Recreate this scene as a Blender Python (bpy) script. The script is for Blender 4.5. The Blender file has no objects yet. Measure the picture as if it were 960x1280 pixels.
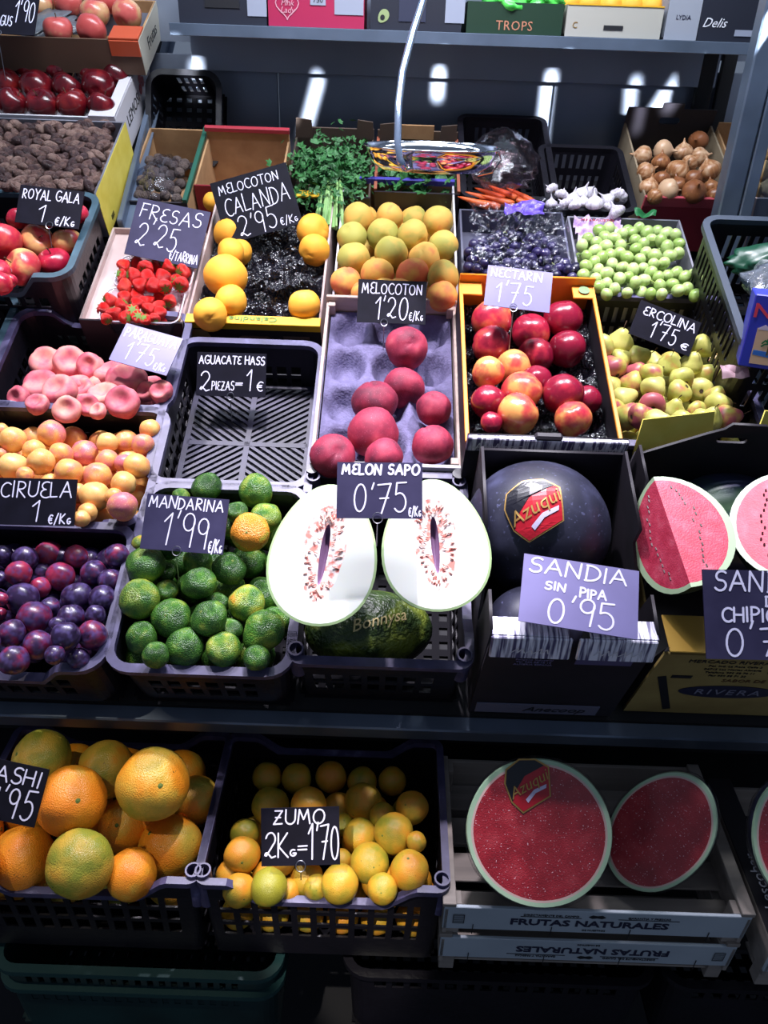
import bpy, bmesh, math, random
from mathutils import Vector, Matrix, noise
from math import sin, cos, pi, exp, sqrt
rad = math.radians
SC = bpy.context.scene
COL = SC.collection
# ------------------------------------------------------------------ camera
F = 985.0
CAMP = Vector((0, 0, 1.6))
RC = Matrix.Rotation(rad(60), 3, 'X') @ Matrix.Rotation(rad(2), 3, 'Z')
cd = bpy.data.cameras.new('camera'); cam = bpy.data.objects.new('camera', cd); COL.objects.link(cam)
cd.sensor_fit = 'VERTICAL'; cd.sensor_height = 36; cd.lens = 36 * F / 1280; cd.clip_start = .02
cam.matrix_world = Matrix.Translation(CAMP) @ RC.to_4x4()
SC.camera = cam
# ------------------------------------------------------------------ world, lights, exposure
W = bpy.data.worlds.new('world'); SC.world = W; W.use_nodes = True
bg = W.node_tree.nodes['Background']; bg.inputs[0].default_value = (.42, .52, .72, 1); bg.inputs[1].default_value = .3
SC.view_settings.view_transform = 'Standard'; SC.view_settings.look = 'None'
SC.view_settings.exposure = 0.0; SC.view_settings.gamma = 1

def spot(loc, target, power, cone, blend=.7, size=.04, col=(1, .93, 1)):
    l = bpy.data.lights.new('spot_light', 'SPOT'); l.energy = power; l.spot_size = rad(cone); l.spot_blend = blend
    l.shadow_soft_size = size; l.color = col
    o = bpy.data.objects.new('spot_light', l); COL.objects.link(o); o.location = loc
    o.rotation_euler = (Vector(target) - Vector(loc)).to_track_quat('-Z', 'Y').to_euler()
    return o
def area(loc, target, power, sx, sy, col=(.8, .88, 1)):
    l = bpy.data.lights.new('unseen_area_light', 'AREA'); l.shape = 'RECTANGLE'; l.size = sx; l.size_y = sy; l.energy = power; l.color = col
    o = bpy.data.objects.new('unseen_area_light', l); COL.objects.link(o); o.location = loc
    o.rotation_euler = (Vector(target) - Vector(loc)).to_track_quat('-Z', 'Y').to_euler()
    return o
# row of ceiling spots above the stall, then added sun-patch and back-row spots
VI = (.95, .88, 1)
spot((.05, 1.28, 2.45), (.0, 1.12, .78), 150, 30, .8, .03, VI)
spot((-.22, 1.62, 2.45), (-.2, 1.40, .9), 110, 66, .9, .04, VI)
spot((.62, 1.66, 2.45), (.45, 1.50, .95), 130, 62, .9, .04, VI)
spot((-.78, 1.62, 2.45), (-.62, 1.38, .9), 95, 62, .9, .04, VI)
spot((-.95, .25, 2.4), (-.52, .84, .47), 46, 15, .35, .012, (1, .9, .72))  # added warm spot in front, imitates sun on the left oranges
spot((-.30, -.25, 2.5), (-.06, .80, .375), 260, 8, .6, .01, (1, .92, .8))  # added narrow spot imitating a sun patch on the juice crate
spot((0, 1.5, 2.5), (0, 2.15, 1.2), 40, 76, .9, .05, VI)  # extra unseen spot added to brighten the back rows
STREAKS = [(683, 138, 100, 9, 0, .16), (388, 132, 90, 8, -18, .08), (246, 98, 50, 18, 0, .09), (838, 116, 80, 14, -28, .2), (790, 136, 80, 8, 6, .09), (548, 106, 36, 8, 0, .04)]   # added unseen strip lights that cast imitated reflections on the wall
area((0, 1.9, 2.75), (0, 2.1, 1), 26, 2.4, .18)
area((.1, 1.5, 2.9), (.1, 2.66, 1.4), 40, 1.6, .2, (.85, .92, 1))  # unseen light added to brighten the back wall
# ------------------------------------------------------------------ frames
TH = rad(25)
eu = Vector((1, 0, 0)); ev = Vector((0, cos(TH), sin(TH))); ew = Vector((0, -sin(TH), cos(TH)))
OO = Vector((0, 1.01, .73))
MS = Matrix((eu, ev, ew)).transposed()
def S(u, v, w=0): return OO + eu * u + ev * v + ew * w
def ray(px, py): return RC @ Vector(((px - 480) / F, -(py - 640) / F, -1))
def hit(px, py, P0, n):
    d = ray(px, py); return CAMP + d * ((P0 - CAMP).dot(n) / d.dot(n))
def at(px, py, w=0): return hit(px, py, OO + ew * w, ew)
def aty(px, py, Y): return hit(px, py, Vector((0, Y, 0)), Vector((0, 1, 0)))
def atz(px, py, zc): return CAMP + ray(px, py) * zc
def TS(u, v, w=0, extra=None):
    M = Matrix.Translation(S(u, v, w)) @ MS.to_4x4()
    return M @ extra if extra is not None else M
T3 = Matrix.Translation
def R3(a, ax): return Matrix.Rotation(a, 4, ax)
# ------------------------------------------------------------------ materials
def srgb(h):
    if isinstance(h, str):
        h = h.lstrip('#'); c = [int(h[i:i + 2], 16) / 255 for i in (0, 2, 4)]
        return tuple((x / 12.92 if x <= .04045 else ((x + .055) / 1.055) ** 2.4) for x in c) + (1,)
    return tuple(h) + ((1,) if len(h) == 3 else ())
MATS = {}
def mat(name, col='#808080', rough=.5, metal=0, stops=None, scale=3, detail=3, ripe=0, rnd=.15, bump=0, bscale=30, spec=.5,
        sheen=0, specks=None, coat=0, trans=0, stretch=None, flat=False, sss=0, alpha=1, band=None):
    if name in MATS: return MATS[name]
    m = bpy.data.materials.new(name); m.use_nodes = True; MATS[name] = m
    nt = m.node_tree; N = nt.nodes; L = nt.links; b = N['Principled BSDF']
    b.inputs['Roughness'].default_value = rough; b.inputs['Metallic'].default_value = metal
    b.inputs['Specular IOR Level'].default_value = spec
    b.inputs['Base Color'].default_value = srgb(col)
    if sheen: b.inputs['Sheen Weight'].default_value = sheen; b.inputs['Sheen Roughness'].default_value = .4
    if coat: b.inputs['Coat Weight'].default_value = coat; b.inputs['Coat Roughness'].default_value = .15
    if trans: b.inputs['Transmission Weight'].default_value = trans
    if sss:
        b.inputs['Subsurface Weight'].default_value = sss; b.inputs['Subsurface Radius'].default_value = (.6, .4, .2); b.inputs['Subsurface Scale'].default_value = .02
    if alpha < 1: b.inputs['Alpha'].default_value = alpha
    need = stops or bump or specks
    if need:
        tc = N.new('ShaderNodeTexCoord'); oi = N.new('ShaderNodeObjectInfo')
        mp = N.new('ShaderNodeMapping'); L.new(tc.outputs['Object'], mp.inputs[0])
        sv = N.new('ShaderNodeVectorMath'); sv.operation = 'SCALE'; sv.inputs[0].default_value = (37, 53, 71); L.new(oi.outputs['Random'], sv.inputs['Scale'])
        L.new(sv.outputs[0], mp.inputs['Location'])
        if stretch: mp.inputs['Scale'].default_value = stretch
    if stops:
        nz = N.new('ShaderNodeTexNoise'); nz.inputs['Scale'].default_value = scale; nz.inputs['Detail'].default_value = detail
        L.new(mp.outputs[0], nz.inputs['Vector'])
        fac = nz.outputs['Fac']
        if band:   # gradient along local z mixed in
            sx = N.new('ShaderNodeSeparateXYZ'); L.new(tc.outputs['Object'], sx.inputs[0])
            mm = N.new('ShaderNodeMath'); mm.operation = 'MULTIPLY_ADD'; mm.inputs[1].default_value = band; L.new(sx.outputs['Z'], mm.inputs[0]); L.new(fac, mm.inputs[2]); fac = mm.outputs[0]
        if ripe:
            ma = N.new('ShaderNodeMath'); ma.operation = 'MULTIPLY_ADD'; ma.inputs[1].default_value = ripe
            sub = N.new('ShaderNodeMath'); sub.operation = 'SUBTRACT'; sub.inputs[1].default_value = .5; L.new(oi.outputs['Alpha'], sub.inputs[0])
            L.new(sub.outputs[0], ma.inputs[0]); L.new(fac, ma.inputs[2]); fac = ma.outputs[0]
        if rnd:
            mr = N.new('ShaderNodeMath'); mr.operation = 'MULTIPLY_ADD'; mr.inputs[1].default_value = rnd
            s2 = N.new('ShaderNodeMath'); s2.operation = 'SUBTRACT'; s2.inputs[1].default_value = .5; L.new(oi.outputs['Random'], s2.inputs[0])
            L.new(s2.outputs[0], mr.inputs[0]); L.new(fac, mr.inputs[2]); fac = mr.outputs[0]
        cr = N.new('ShaderNodeValToRGB'); L.new(fac, cr.inputs[0])
        e = cr.color_ramp.elements
        for i, (p, c) in enumerate(stops):
            if i < 2: e[i].position = p; e[i].color = srgb(c)
            else:
                k = e.new(p); k.color = srgb(c)
        colo = cr.outputs[0]
        if specks:
            v = N.new('ShaderNodeTexNoise'); v.inputs['Scale'].default_value = specks[1]; v.inputs['Detail'].default_value = 1; L.new(mp.outputs[0], v.inputs['Vector'])
            r2 = N.new('ShaderNodeValToRGB'); r2.color_ramp.elements[0].position = specks[2]; r2.color_ramp.elements[1].position = specks[2] + (specks[3] if len(specks) > 3 else .06)
            L.new(v.outputs['Fac'], r2.inputs[0])
            mx = N.new('ShaderNodeMix'); mx.data_type = 'RGBA'; L.new(r2.outputs[0], mx.inputs[0]); L.new(colo, mx.inputs[6]); mx.inputs[7].default_value = srgb(specks[0]); colo = mx.outputs[2]
        L.new(colo, b.inputs['Base Color'])
        if sheen: L.new(colo, b.inputs['Sheen Tint'])
    if bump:
        bn = N.new('ShaderNodeTexNoise'); bn.inputs['Scale'].default_value = bscale; bn.inputs['Detail'].default_value = 2; L.new(mp.outputs[0], bn.inputs['Vector'])
        bp = N.new('ShaderNodeBump'); bp.inputs['Strength'].default_value = bump; bp.inputs['Distance'].default_value = .02; L.new(bn.outputs['Fac'], bp.inputs['Height'])
        L.new(bp.outputs[0], b.inputs['Normal'])
    return m
def film(name, tint='#ffffff', gloss=.35, rough=.12, bump=.6, bscale=25):
    if name in MATS: return MATS[name]
    m = bpy.data.materials.new(name); m.use_nodes = True; MATS[name] = m
    nt = m.node_tree; N = nt.nodes; L = nt.links; N.remove(N['Principled BSDF'])
    t = N.new('ShaderNodeBsdfTransparent'); t.inputs[0].default_value = srgb(tint)
    g = N.new('ShaderNodeBsdfGlossy'); g.inputs['Roughness'].default_value = rough; g.inputs[0].default_value = (.9, .9, .95, 1)
    fr = N.new('ShaderNodeLayerWeight'); fr.inputs[0].default_value = gloss
    tc = N.new('ShaderNodeTexCoord'); nz = N.new('ShaderNodeTexNoise'); nz.inputs['Scale'].default_value = bscale; nz.inputs['Detail'].default_value = 4
    L.new(tc.outputs['Object'], nz.inputs[0]); bp = N.new('ShaderNodeBump'); bp.inputs['Strength'].default_value = bump; bp.inputs['Distance'].default_value = .01
    L.new(nz.outputs['Fac'], bp.inputs['Height']); L.new(bp.outputs[0], g.inputs['Normal']); L.new(bp.outputs[0], fr.inputs['Normal'])
    mx = N.new('ShaderNodeMixShader'); L.new(fr.outputs['Facing'], mx.inputs[0]); L.new(t.outputs[0], mx.inputs[1]); L.new(g.outputs[0], mx.inputs[2])
    L.new(mx.outputs[0], N['Material Output'].inputs[0])
    return m
# ------------------------------------------------------------------ object helpers
def link(name, me, m=None, parent=None, M=None, smooth=False, kind=None):
    o = bpy.data.objects.new(name, me); COL.objects.link(o)
    if m is not None and not me.materials: me.materials.append(m)
    if parent is not None: o.parent = parent
    if M is not None: o.matrix_local = M
    if smooth: me.polygons.foreach_set('use_smooth', [True] * len(me.polygons))
    if kind: o['kind'] = kind
    return o
def tag(o, label=None, cat=None, group=None, kind=None):
    if label: o['label'] = label
    if cat: o['category'] = cat
    if group: o['group'] = group
    if kind: o['kind'] = kind
    return o
def root(name, label, cat, M, group=None):
    o = bpy.data.objects.new(name, None); COL.objects.link(o); o.matrix_world = M; o.empty_display_size = .05
    return tag(o, label, cat, group)
def bm_mesh(bm, name='m'):
    me = bpy.data.meshes.new(name); bm.to_mesh(me); bm.free(); return me
def pmesh(verts, faces, name='m'):
    me = bpy.data.meshes.new(name); me.from_pydata([tuple(v) for v in verts], [], faces); me.update(); return me
def boxes(lst, bev=0):
    """lst of (cx,cy,cz,sx,sy,sz[,Matrix])"""
    bm = bmesh.new()
    for b in lst:
        M = T3(b[:3]) @ (b[6] if len(b) > 6 else Matrix()) @ Matrix.Diagonal((b[3], b[4], b[5], 1))
        bmesh.ops.create_cube(bm, size=1, matrix=M)
    if bev: bmesh.ops.bevel(bm, geom=bm.edges[:], offset=bev, segments=1, affect='EDGES')
    return bm_mesh(bm)
def bar(a, b, w, h):
    """box between points a and b"""
    a = Vector(a); b = Vector(b); d = b - a
    q = d.to_track_quat('Y', 'Z').to_matrix().to_4x4()
    c = (a + b) / 2
    return (c.x, c.y, c.z, w, d.length, h, q)
def shape(outline, holes=(), t=.004):
    """flat panel in local XY with holes, thickness t along Z"""
    cu = bpy.data.curves.new('c', 'CURVE'); cu.dimensions = '2D'; cu.fill_mode = 'BOTH'; cu.extrude = t / 2
    for pl in [outline] + list(holes):
        s = cu.splines.new('POLY'); s.points.add(len(pl) - 1); s.use_cyclic_u = True
        for i, p in enumerate(pl): s.points[i].co = (p[0], p[1], 0, 1)
    o = bpy.data.objects.new('c', cu); me = bpy.data.meshes.new_from_object(o)
    bpy.data.objects.remove(o); bpy.data.curves.remove(cu)
    return me
def slot(cx, cy, w, h, n=6):
    r = h / 2; p = []
    for i in range(n + 1): a = -pi / 2 + pi * i / n; p.append((cx + w / 2 - r + r * cos(a), cy + r * sin(a)))
    for i in range(n + 1): a = pi / 2 + pi * i / n; p.append((cx - w / 2 + r + r * cos(a), cy + r * sin(a)))
    return p
def text_mesh(s, size=1, ext=.0004, shear=0, spacing=1, width=None, bold=0):
    cu = bpy.data.curves.new('t', 'FONT'); cu.body = s; cu.size = size; cu.extrude = ext; cu.shear = shear; cu.align_x = 'CENTER'; cu.align_y = 'CENTER'
    cu.space_character = spacing; cu.resolution_u = 2; cu.offset = bold
    o = bpy.data.objects.new('t', cu); me = bpy.data.meshes.new_from_object(o)
    bpy.data.objects.remove(o); bpy.data.curves.remove(cu)
    if width and len(me.vertices):
        xs = [v.co.x for v in me.vertices]; k = width / (max(xs) - min(xs))
        for v in me.vertices: v.co.x *= k
    return me
def printed(s, h, parent, M, m, name='lettering', width=None, shear=0, spacing=1, bold=0):
    return link(name, text_mesh(s, h, .0003, shear, spacing, width, bold), m, parent, M)
def tube(pts, r, n=8, closed=False, cap=True):
    """round tube through points; r scalar or list"""
    pts = [Vector(p) for p in pts]; k = len(pts); V = []; Fc = []
    up = Vector((0, 0, 1)); prev = None
    for i in range(k):
        if closed: d = pts[(i + 1) % k] - pts[i - 1]
        else: d = pts[min(i + 1, k - 1)] - pts[max(i - 1, 0)]
        d.normalize()
        if prev is None:
            a = d.cross(up if abs(d.z) < .9 else Vector((1, 0, 0))).normalized()
        else: a = (prev - d * prev.dot(d)).normalized()
        prev = a; b = d.cross(a); rr = r[i] if isinstance(r, (list, tuple)) else r
        for j in range(n): t = 2 * pi * j / n; V.append(pts[i] + (a * cos(t) + b * sin(t)) * rr)
    for i in range(k if closed else k - 1):
        for j in range(n):
            i2 = (i + 1) % k; Fc.append((i * n + j, i * n + (j + 1) % n, i2 * n + (j + 1) % n, i2 * n + j))
    if cap and not closed: Fc.append(tuple(range(n))[::-1]); Fc.append(tuple((k - 1) * n + j for j in range(n)))
    return pmesh(V, Fc)
def rng(*a): return random.Random('|'.join(map(str, a)))
ORD = ['zeroth', 'first', 'second', 'third', 'fourth', 'fifth', 'sixth', 'seventh', 'eighth', 'ninth', 'tenth', 'eleventh', 'twelfth', 'thirteenth', 'fourteenth', 'fifteenth', 'sixteenth', 'seventeenth', 'eighteenth', 'nineteenth', 'twentieth', 'twenty-first', 'twenty-second', 'twenty-third', 'twenty-fourth']
def join(mes, mats=None):
    bm = bmesh.new()
    for me in mes: bm.from_mesh(me)
    return bm_mesh(bm)
# ------------------------------------------------------------------ handwriting (single stroke alphabet)
def A(cx, cy, rx, ry, a0, a1, n=10):
    return [(cx + rx * cos(rad(a0 + (a1 - a0) * i / n)), cy + ry * sin(rad(a0 + (a1 - a0) * i / n))) for i in range(n + 1)]
G = {
 'A': (.8, [[(0, 0), (.4, 1), (.8, 0)], [(.13, .36), (.68, .36)]]),
 'B': (.6, [[(0, 0), (0, 1)], [(0, 1)] + A(.2, .76, .33, .24, 90, -90) + [(0, .52)], [(.1, .52)] + A(.25, .26, .36, .26, 90, -90) + [(0, 0)]]),
 'C': (.65, [A(.42, .5, .42, .5, 50, 310, 14)]),
 'D': (.7, [[(.05, 0), (.05, 1)], [(0, 1)] + A(.15, .5, .55, .5, 90, -90, 12) + [(0, 0)]]),
 'E': (.55, [A(.4, .76, .33, .25, 60, 265, 8), A(.4, .26, .38, .27, 100, 310, 8)]),
 'F': (.55, [[(0, 0), (.05, 1)], [(0, 1), (.6, 1)], [(.05, .55), (.45, .55)]]),
 'G': (.75, [A(.42, .5, .42, .5, 50, 340, 14) + [(.8, .42), (.45, .42)]]),
 'H': (.7, [[(0, 0), (0, 1)], [(.65, 0), (.65, 1)], [(0, .5), (.65, .5)]]),
 'I': (.12, [[(.05, 0), (.05, 1)]]),
 'K': (.6, [[(0, 0), (0, 1)], [(.55, 1), (.02, .45), (.6, 0)]]),
 'L': (.5, [[(0, 1), (0, 0), (.5, .03)]]),
 'M': (.9, [[(0, 0), (.12, 1), (.42, .3), (.72, 1), (.88, 0)]]),
 'N': (.75, [[(0, 0), (.03, 1), (.66, 0), (.7, 1)]]),
 'O': (.8, [A(.4, .5, .4, .5, 90, 450, 18)]),
 'P': (.6, [[(.03, 0), (.03, 1)], [(0, 1)] + A(.2, .74, .36, .26, 90, -90) + [(0, .48)]]),
 'R': (.62, [[(.03, 0), (.03, 1)], [(0, 1)] + A(.2, .76, .34, .24, 90, -90) + [(.06, .52), (.6, 0)]]),
 'S': (.6, [A(.36, .75, .28, .25, 40, 235, 10) + A(.3, .27, .3, .27, 60, -150, 10)]),
 'T': (.7, [[(.35, 0), (.35, 1)], [(0, 1), (.72, .98)]]),
 'U': (.7, [[(0, 1)] + A(.34, .36, .34, .36, 180, 360, 10) + [(.68, 1)]]),
 'W': (1, [[(0, 1), (.25, 0), (.5, .8), (.75, 0), (1, 1)]]),
 'X': (.6, [[(0, 0), (.6, 1)], [(0, 1), (.6, 0)]]),
 'Y': (.7, [[(0, 1), (.35, .5), (.7, 1)], [(.35, .5), (.3, 0)]]),
 'Z': (.65, [[(.05, 1), (.62, 1), (0, 0), (.65, .03)], [(.12, .5), (.5, .5)]]),
 '0': (.55, [A(.28, .5, .28, .5, 90, 450, 18)]),
 '1': (.35, [[(0, .72), (.3, 1), (.26, 0)]]),
 '2': (.6, [A(.3, .74, .27, .26, 170, -30, 10) + [(.1, .1)] + A(.12, .12, .1, .1, 180, 60, 5) + [(.4, .02), (.62, .08)]]),
 '3': (.5, [A(.22, .76, .25, .24, 140, -80, 8), A(.22, .27, .28, .27, 85, -140, 8)]),
 '5': (.55, [[(.55, 1), (.12, .98), (.08, .58)] + A(.26, .32, .28, .32, 110, -140, 12)]),
 '7': (.6, [[(0, .95), (.58, 1), (.22, 0)], [(.12, .5), (.5, .52)]]),
 '9': (.5, [A(.25, .73, .24, .26, 20, 380, 14) + [(.42, 0)]]),
 "'": (.1, [[(.1, 1.1), (.02, .86)]]),
 '=': (.4, [[(0, .6), (.4, .62)], [(0, .35), (.4, .37)]]),
 '/': (.4, [[(0, -.1), (.4, 1.05)]]),
 'e': (.5, [A(.32, .5, .28, .45, 55, 305, 10), [(0, .6), (.4, .6)], [(0, .42), (.38, .42)]]),
 'g': (.45, [A(.25, .3, .22, .28, 60, 330, 8) + [(.46, .26), (.25, .26)]]),
 ' ': (.35, []),
 # loose script letters for printed script marks
 'k': (.45, [[(0, 0), (0, .9)], [(.35, .6), (0, .3), (.4, 0)]]),
}
def strokes_mesh(polys, th, z=.0006):
    V = []; Fc = []
    for pl in polys:
        pl = [Vector((p[0], p[1], 0)) for p in pl]
        for i in range(len(pl) - 1):
            a, b = pl[i], pl[i + 1]; d = (b - a)
            if d.length < 1e-6: continue
            d.normalize(); n = Vector((-d.y, d.x, 0)) * th / 2; k = len(V)
            V += [a - n, b - n, b + n, a + n]; Fc.append((k, k + 1, k + 2, k + 3))
        for a in pl:
            k = len(V)
            for j in range(6): t = j * pi / 3; V.append(a + Vector((cos(t), sin(t), 0)) * th / 2)
            Fc.append(tuple(range(k, k + 6)))
    for i, v in enumerate(V): v.z = z + (i % 7) * 1e-5
    return pmesh(V, Fc)
def handwrite(s, x, y, w, h, seed=0, gap=.22, slant=.05):
    """list of polylines for text s fitted in box x,y,w,h"""
    r = rng(seed, s); tot = sum(G[c][0] for c in s) + gap * (len(s) - 1); out = []; cx = 0
    for c in s:
        gw, st = G[c]; dy = r.uniform(-.05, .05); sc = r.uniform(.93, 1.07); sl = slant + r.uniform(-.05, .05)
        for pl in st:
            out.append([(x + w * (cx + px * sc + sl * py) / tot, y + h * (py * sc + dy)) for px, py in pl])
        cx += gw + gap
    return out
# ------------------------------------------------------------------ fruit meshes (unit radius)
def rev(fn, nu=24, nv=15):
    V = [Vector(fn(0, 0))]
    for i in range(1, nv):
        for j in range(nu): V.append(Vector(fn(2 * pi * j / nu, pi * i / nv)))
    V.append(Vector(fn(0, pi))); Fc = []
    for j in range(nu): Fc.append((0, 1 + j, 1 + (j + 1) % nu))
    for i in range(nv - 2):
        for j in range(nu):
            a = 1 + i * nu + j; b = 1 + i * nu + (j + 1) % nu; Fc.append((a, a + nu, b + nu, b))
    k = len(V) - 1; o = 1 + (nv - 2) * nu
    for j in range(nu): Fc.append((k, o + (j + 1) % nu, o + j))
    return pmesh(V, Fc)
def nz(x, y, z, s, sd): return noise.noise(Vector((x * s + sd * 7.3, y * s + sd * 3.1, z * s)))
def ball(sx=1, sy=1, sz=1, cav=0, cw=.35, bot=0, groove=0, lump=.03, ls=1.3, taper=0, sd=0, fine=0, nu=24, nv=15, tip=0):
    def f(t, p):
        s, c = sin(p), cos(p); x, y, z = s * cos(t), s * sin(t), c
        k = 1 + lump * nz(x, y, z, ls, sd) * 2 + (fine * nz(x, y, z, 9, sd) if fine else 0)
        if groove:
            d = (t + pi) % (2 * pi) - pi; k -= groove * exp(-(d / .17) ** 2) * (.35 + .65 * max(0, c))
        w = 1 + taper * c
        zz = z * sz - cav * exp(-(s / cw) ** 2) * (c > 0) + bot * exp(-(s / (cw * .9)) ** 2) * (c < 0) - tip * exp(-(s / .16) ** 2) * (c < 0)
        return x * sx * w * k, y * sy * w * k, zz * k
    return rev(f, nu, nv)
def interp(tab, t):
    for i in range(len(tab) - 1):
        if t <= tab[i + 1][0]:
            a, b = tab[i], tab[i + 1]; k = (t - a[0]) / (b[0] - a[0]); k = k * k * (3 - 2 * k) if len(tab) < 5 else k
            return [a[q] + (b[q] - a[q]) * k for q in (1, 2)]
    return tab[-1][1:]
def profile(tab, lump=.03, sd=0, lobes=0, lobe=0, nu=24, bend=0):
    """tab rows (z, r) from top down"""
    n = len(tab); V = []; Fc = []
    for i, (z, r) in enumerate(tab):
        for j in range(nu):
            t = 2 * pi * j / nu; k = 1 + lump * 2 * nz(cos(t), sin(t), z, 1.4, sd)
            if lobes: k += lobe * abs(sin(t * lobes / 2)) * (1 if abs(z) < .8 else .3)
            V.append(Vector((r * cos(t) * k + bend * max(0, z) ** 2, r * sin(t) * k, z)))
    for i in range(n - 1):
        for j in range(nu): Fc.append((i * nu + j, (i + 1) * nu + j, (i + 1) * nu + (j + 1) % nu, i * nu + (j + 1) % nu))
    Fc.append(tuple(range(nu))); Fc.append(tuple((n - 1) * nu + j for j in range(nu))[::-1])
    return pmesh(V, Fc)
stem_mat = mat('stem', '#4a3320', .8)
button_mat = mat('citrus_button', '#5a6b2a', .8)
def stem_mesh(h, r, bend=.25, z0=.6): return tube([(0, 0, z0), (bend * h * .3, 0, z0 + h * .5), (bend * h, 0, z0 + h)], [r * .8, r * .7, r], 6)
def disc(r, z, n=10, bulge=.02):
    V = [(0, 0, z + bulge)] + [(r * cos(2 * pi * i / n), r * sin(2 * pi * i / n), z) for i in range(n)]
    return pmesh(V, [(0, 1 + i, 1 + (i + 1) % n) for i in range(n)])
def star(r, z, n=5):
    V = [(0, 0, z + .03)]
    for i in range(2 * n): a = pi * i / n; q = r if i % 2 == 0 else r * .38; V.append((q * cos(a), q * sin(a), z - (.02 if i % 2 == 0 else 0)))
    return pmesh(V, [(0, 1 + i, 1 + (i + 1) % (2 * n)) for i in range(2 * n)])
def onball(me, k=1.012):
    """press a small disc made at z ~ 1 around a unit ball"""
    for v in me.vertices: v.co = v.co.normalized() * (k + (v.co.length - 1) * .2 if v.co.length > 1.0 else k)
    return me
sticker_mat = mat('sticker', '#e8e2ea', .4)
K = {}
def kind(key, meshes, m, kids=()):
    for me in meshes:
        me.materials.append(m); me.polygons.foreach_set('use_smooth', [True] * len(me.polygons))
    ks = []
    for nm, me, mm in kids: me.materials.append(mm); ks.append((nm, me))
    K[key] = (meshes, ks)
kind('gala_apple', [ball(sz=.9, cav=.28, bot=.16, taper=.07, sd=s, lump=.03) for s in range(3)],
     mat('gala_skin', stops=[(.3, '#8e0f2c'), (.5, '#b8203c'), (.66, '#d2504c'), (.82, '#e3b070')], scale=1.1, detail=4, ripe=-.5, rough=.28, coat=.3, stretch=(1, 1, .5), specks=('#d88a80', 30, .72)), [('stem', stem_mesh(.45, .045), stem_mat)])
kind('red_apple', [ball(sz=.97, cav=.3, bot=.2, taper=.13, sd=s + 4, lump=.04) for s in range(3)],
     mat('red_apple_skin', stops=[(.3, '#3a0710'), (.55, '#5e0c18'), (.8, '#8a2020')], scale=1.4, rough=.22, coat=.4, ripe=.4, stretch=(1, 1, .4), specks=('#9a4a48', 40, .72)), [('stem', stem_mesh(.42, .045, z0=.66), stem_mat)])
kind('pale_apple', [ball(sz=.9, cav=.25, bot=.16, taper=.08, sd=s + 8, lump=.03) for s in range(3)],
     mat('pale_apple_skin', stops=[(.35, '#b84a48'), (.55, '#c8605a'), (.72, '#c99c70')], scale=1.0, rough=.3, coat=.2, ripe=-.4), [('stem', stem_mesh(.4, .045), stem_mat)])
kind('orange_plum', [ball(sz=.95, cav=.1, cw=.25, groove=.035, sd=s, lump=.035) for s in range(3)],
     mat('orange_plum_skin', stops=[(.22, '#cc6c78'), (.36, '#dc8a68'), (.5, '#e6a456'), (.72, '#eabb70')], scale=1.0, ripe=.7, rough=.42, specks=('#f0b8a8', 14, .66)))
kind('dark_plum', [ball(sz=.97, cav=.1, cw=.25, groove=.04, sd=s, lump=.04) for s in range(3)],
     mat('dark_plum_skin', stops=[(.32, '#2a1a3c'), (.48, '#3c2348'), (.6, '#6a1c40'), (.78, '#9a2a48')], scale=1.2, ripe=.8, rough=.33, coat=.15, specks=('#5a4c84', 2.2, .45, .4)))
kind('mandarin', [ball(sz=.86, cav=.07, cw=.2, sd=s, lump=.05, fine=.02) for s in range(3)],
     mat('mandarin_skin', stops=[(.3, '#234a18'), (.45, '#3e6e24'), (.6, '#7a9034'), (.72, '#a8a038'), (.84, '#dc8a2c')], scale=1.3, detail=5, ripe=.8, rough=.32, bump=.4, bscale=16, specks=('#9cc458', 24, .66, .1)),
     [('stem_button', disc(.1, .80, bulge=.03), button_mat)])
kind('orange', [ball(sz=.96, cav=.05, cw=.15, sd=s, lump=.03, fine=.012, nu=32, nv=20) for s in range(3)],
     mat('orange_skin', stops=[(.25, '#8a8c2e'), (.42, '#c8a23a'), (.6, '#df8c20'), (.82, '#e07c1a')], scale=.9, ripe=.8, rough=.38, bump=.25, bscale=26, specks=('#7a5a18', 9, .74)),
     [('stem_button', disc(.075, .93, bulge=.02), button_mat)])
kind('juice_orange', [ball(sz=.97, cav=.04, cw=.14, sd=s, lump=.03, nu=24, nv=15) for s in range(3)],
     mat('juice_orange_skin', stops=[(.25, '#8c8828'), (.45, '#b8942c'), (.65, '#cc8a26'), (.85, '#d07e22')], scale=1.0, ripe=.8, rough=.4, bump=.2, bscale=24, specks=('#6a5a18', 11, .73)),
     [('stem_button', disc(.07, .94, bulge=.02), button_mat)])
peach_kid = []
kind('red_peach', [ball(sz=.93, cav=.15, cw=.3, groove=.07, sd=s, lump=.035, tip=.04) for s in range(3)],
     mat('red_peach_skin', stops=[(.3, '#5c0f2c'), (.5, '#8a1c3a'), (.68, '#a83048'), (.85, '#c06468')], scale=1.3, detail=5, rough=.7, sheen=.15, specks=('#b05a70', 26, .68), rnd=.35))
kind('yellow_peach', [ball(sz=.96, cav=.13, cw=.3, groove=.06, sd=s, lump=.035, tip=.05) for s in range(3)],
     mat('yellow_peach_skin', stops=[(.28, '#a8a24c'), (.44, '#cfaa50'), (.62, '#e0a850'), (.82, '#da7048')], scale=.9, ripe=.8, rough=.75, sheen=.2))
kind('calanda_peach', [ball(sz=.95, cav=.1, cw=.3, groove=.05, sd=s, lump=.025, tip=.05) for s in range(3)],
     mat('calanda_peach_skin', stops=[(.3, '#eba02c'), (.6, '#f2ac34'), (.85, '#f0ba58')], scale=1, rough=.7, sheen=.15))
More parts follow.
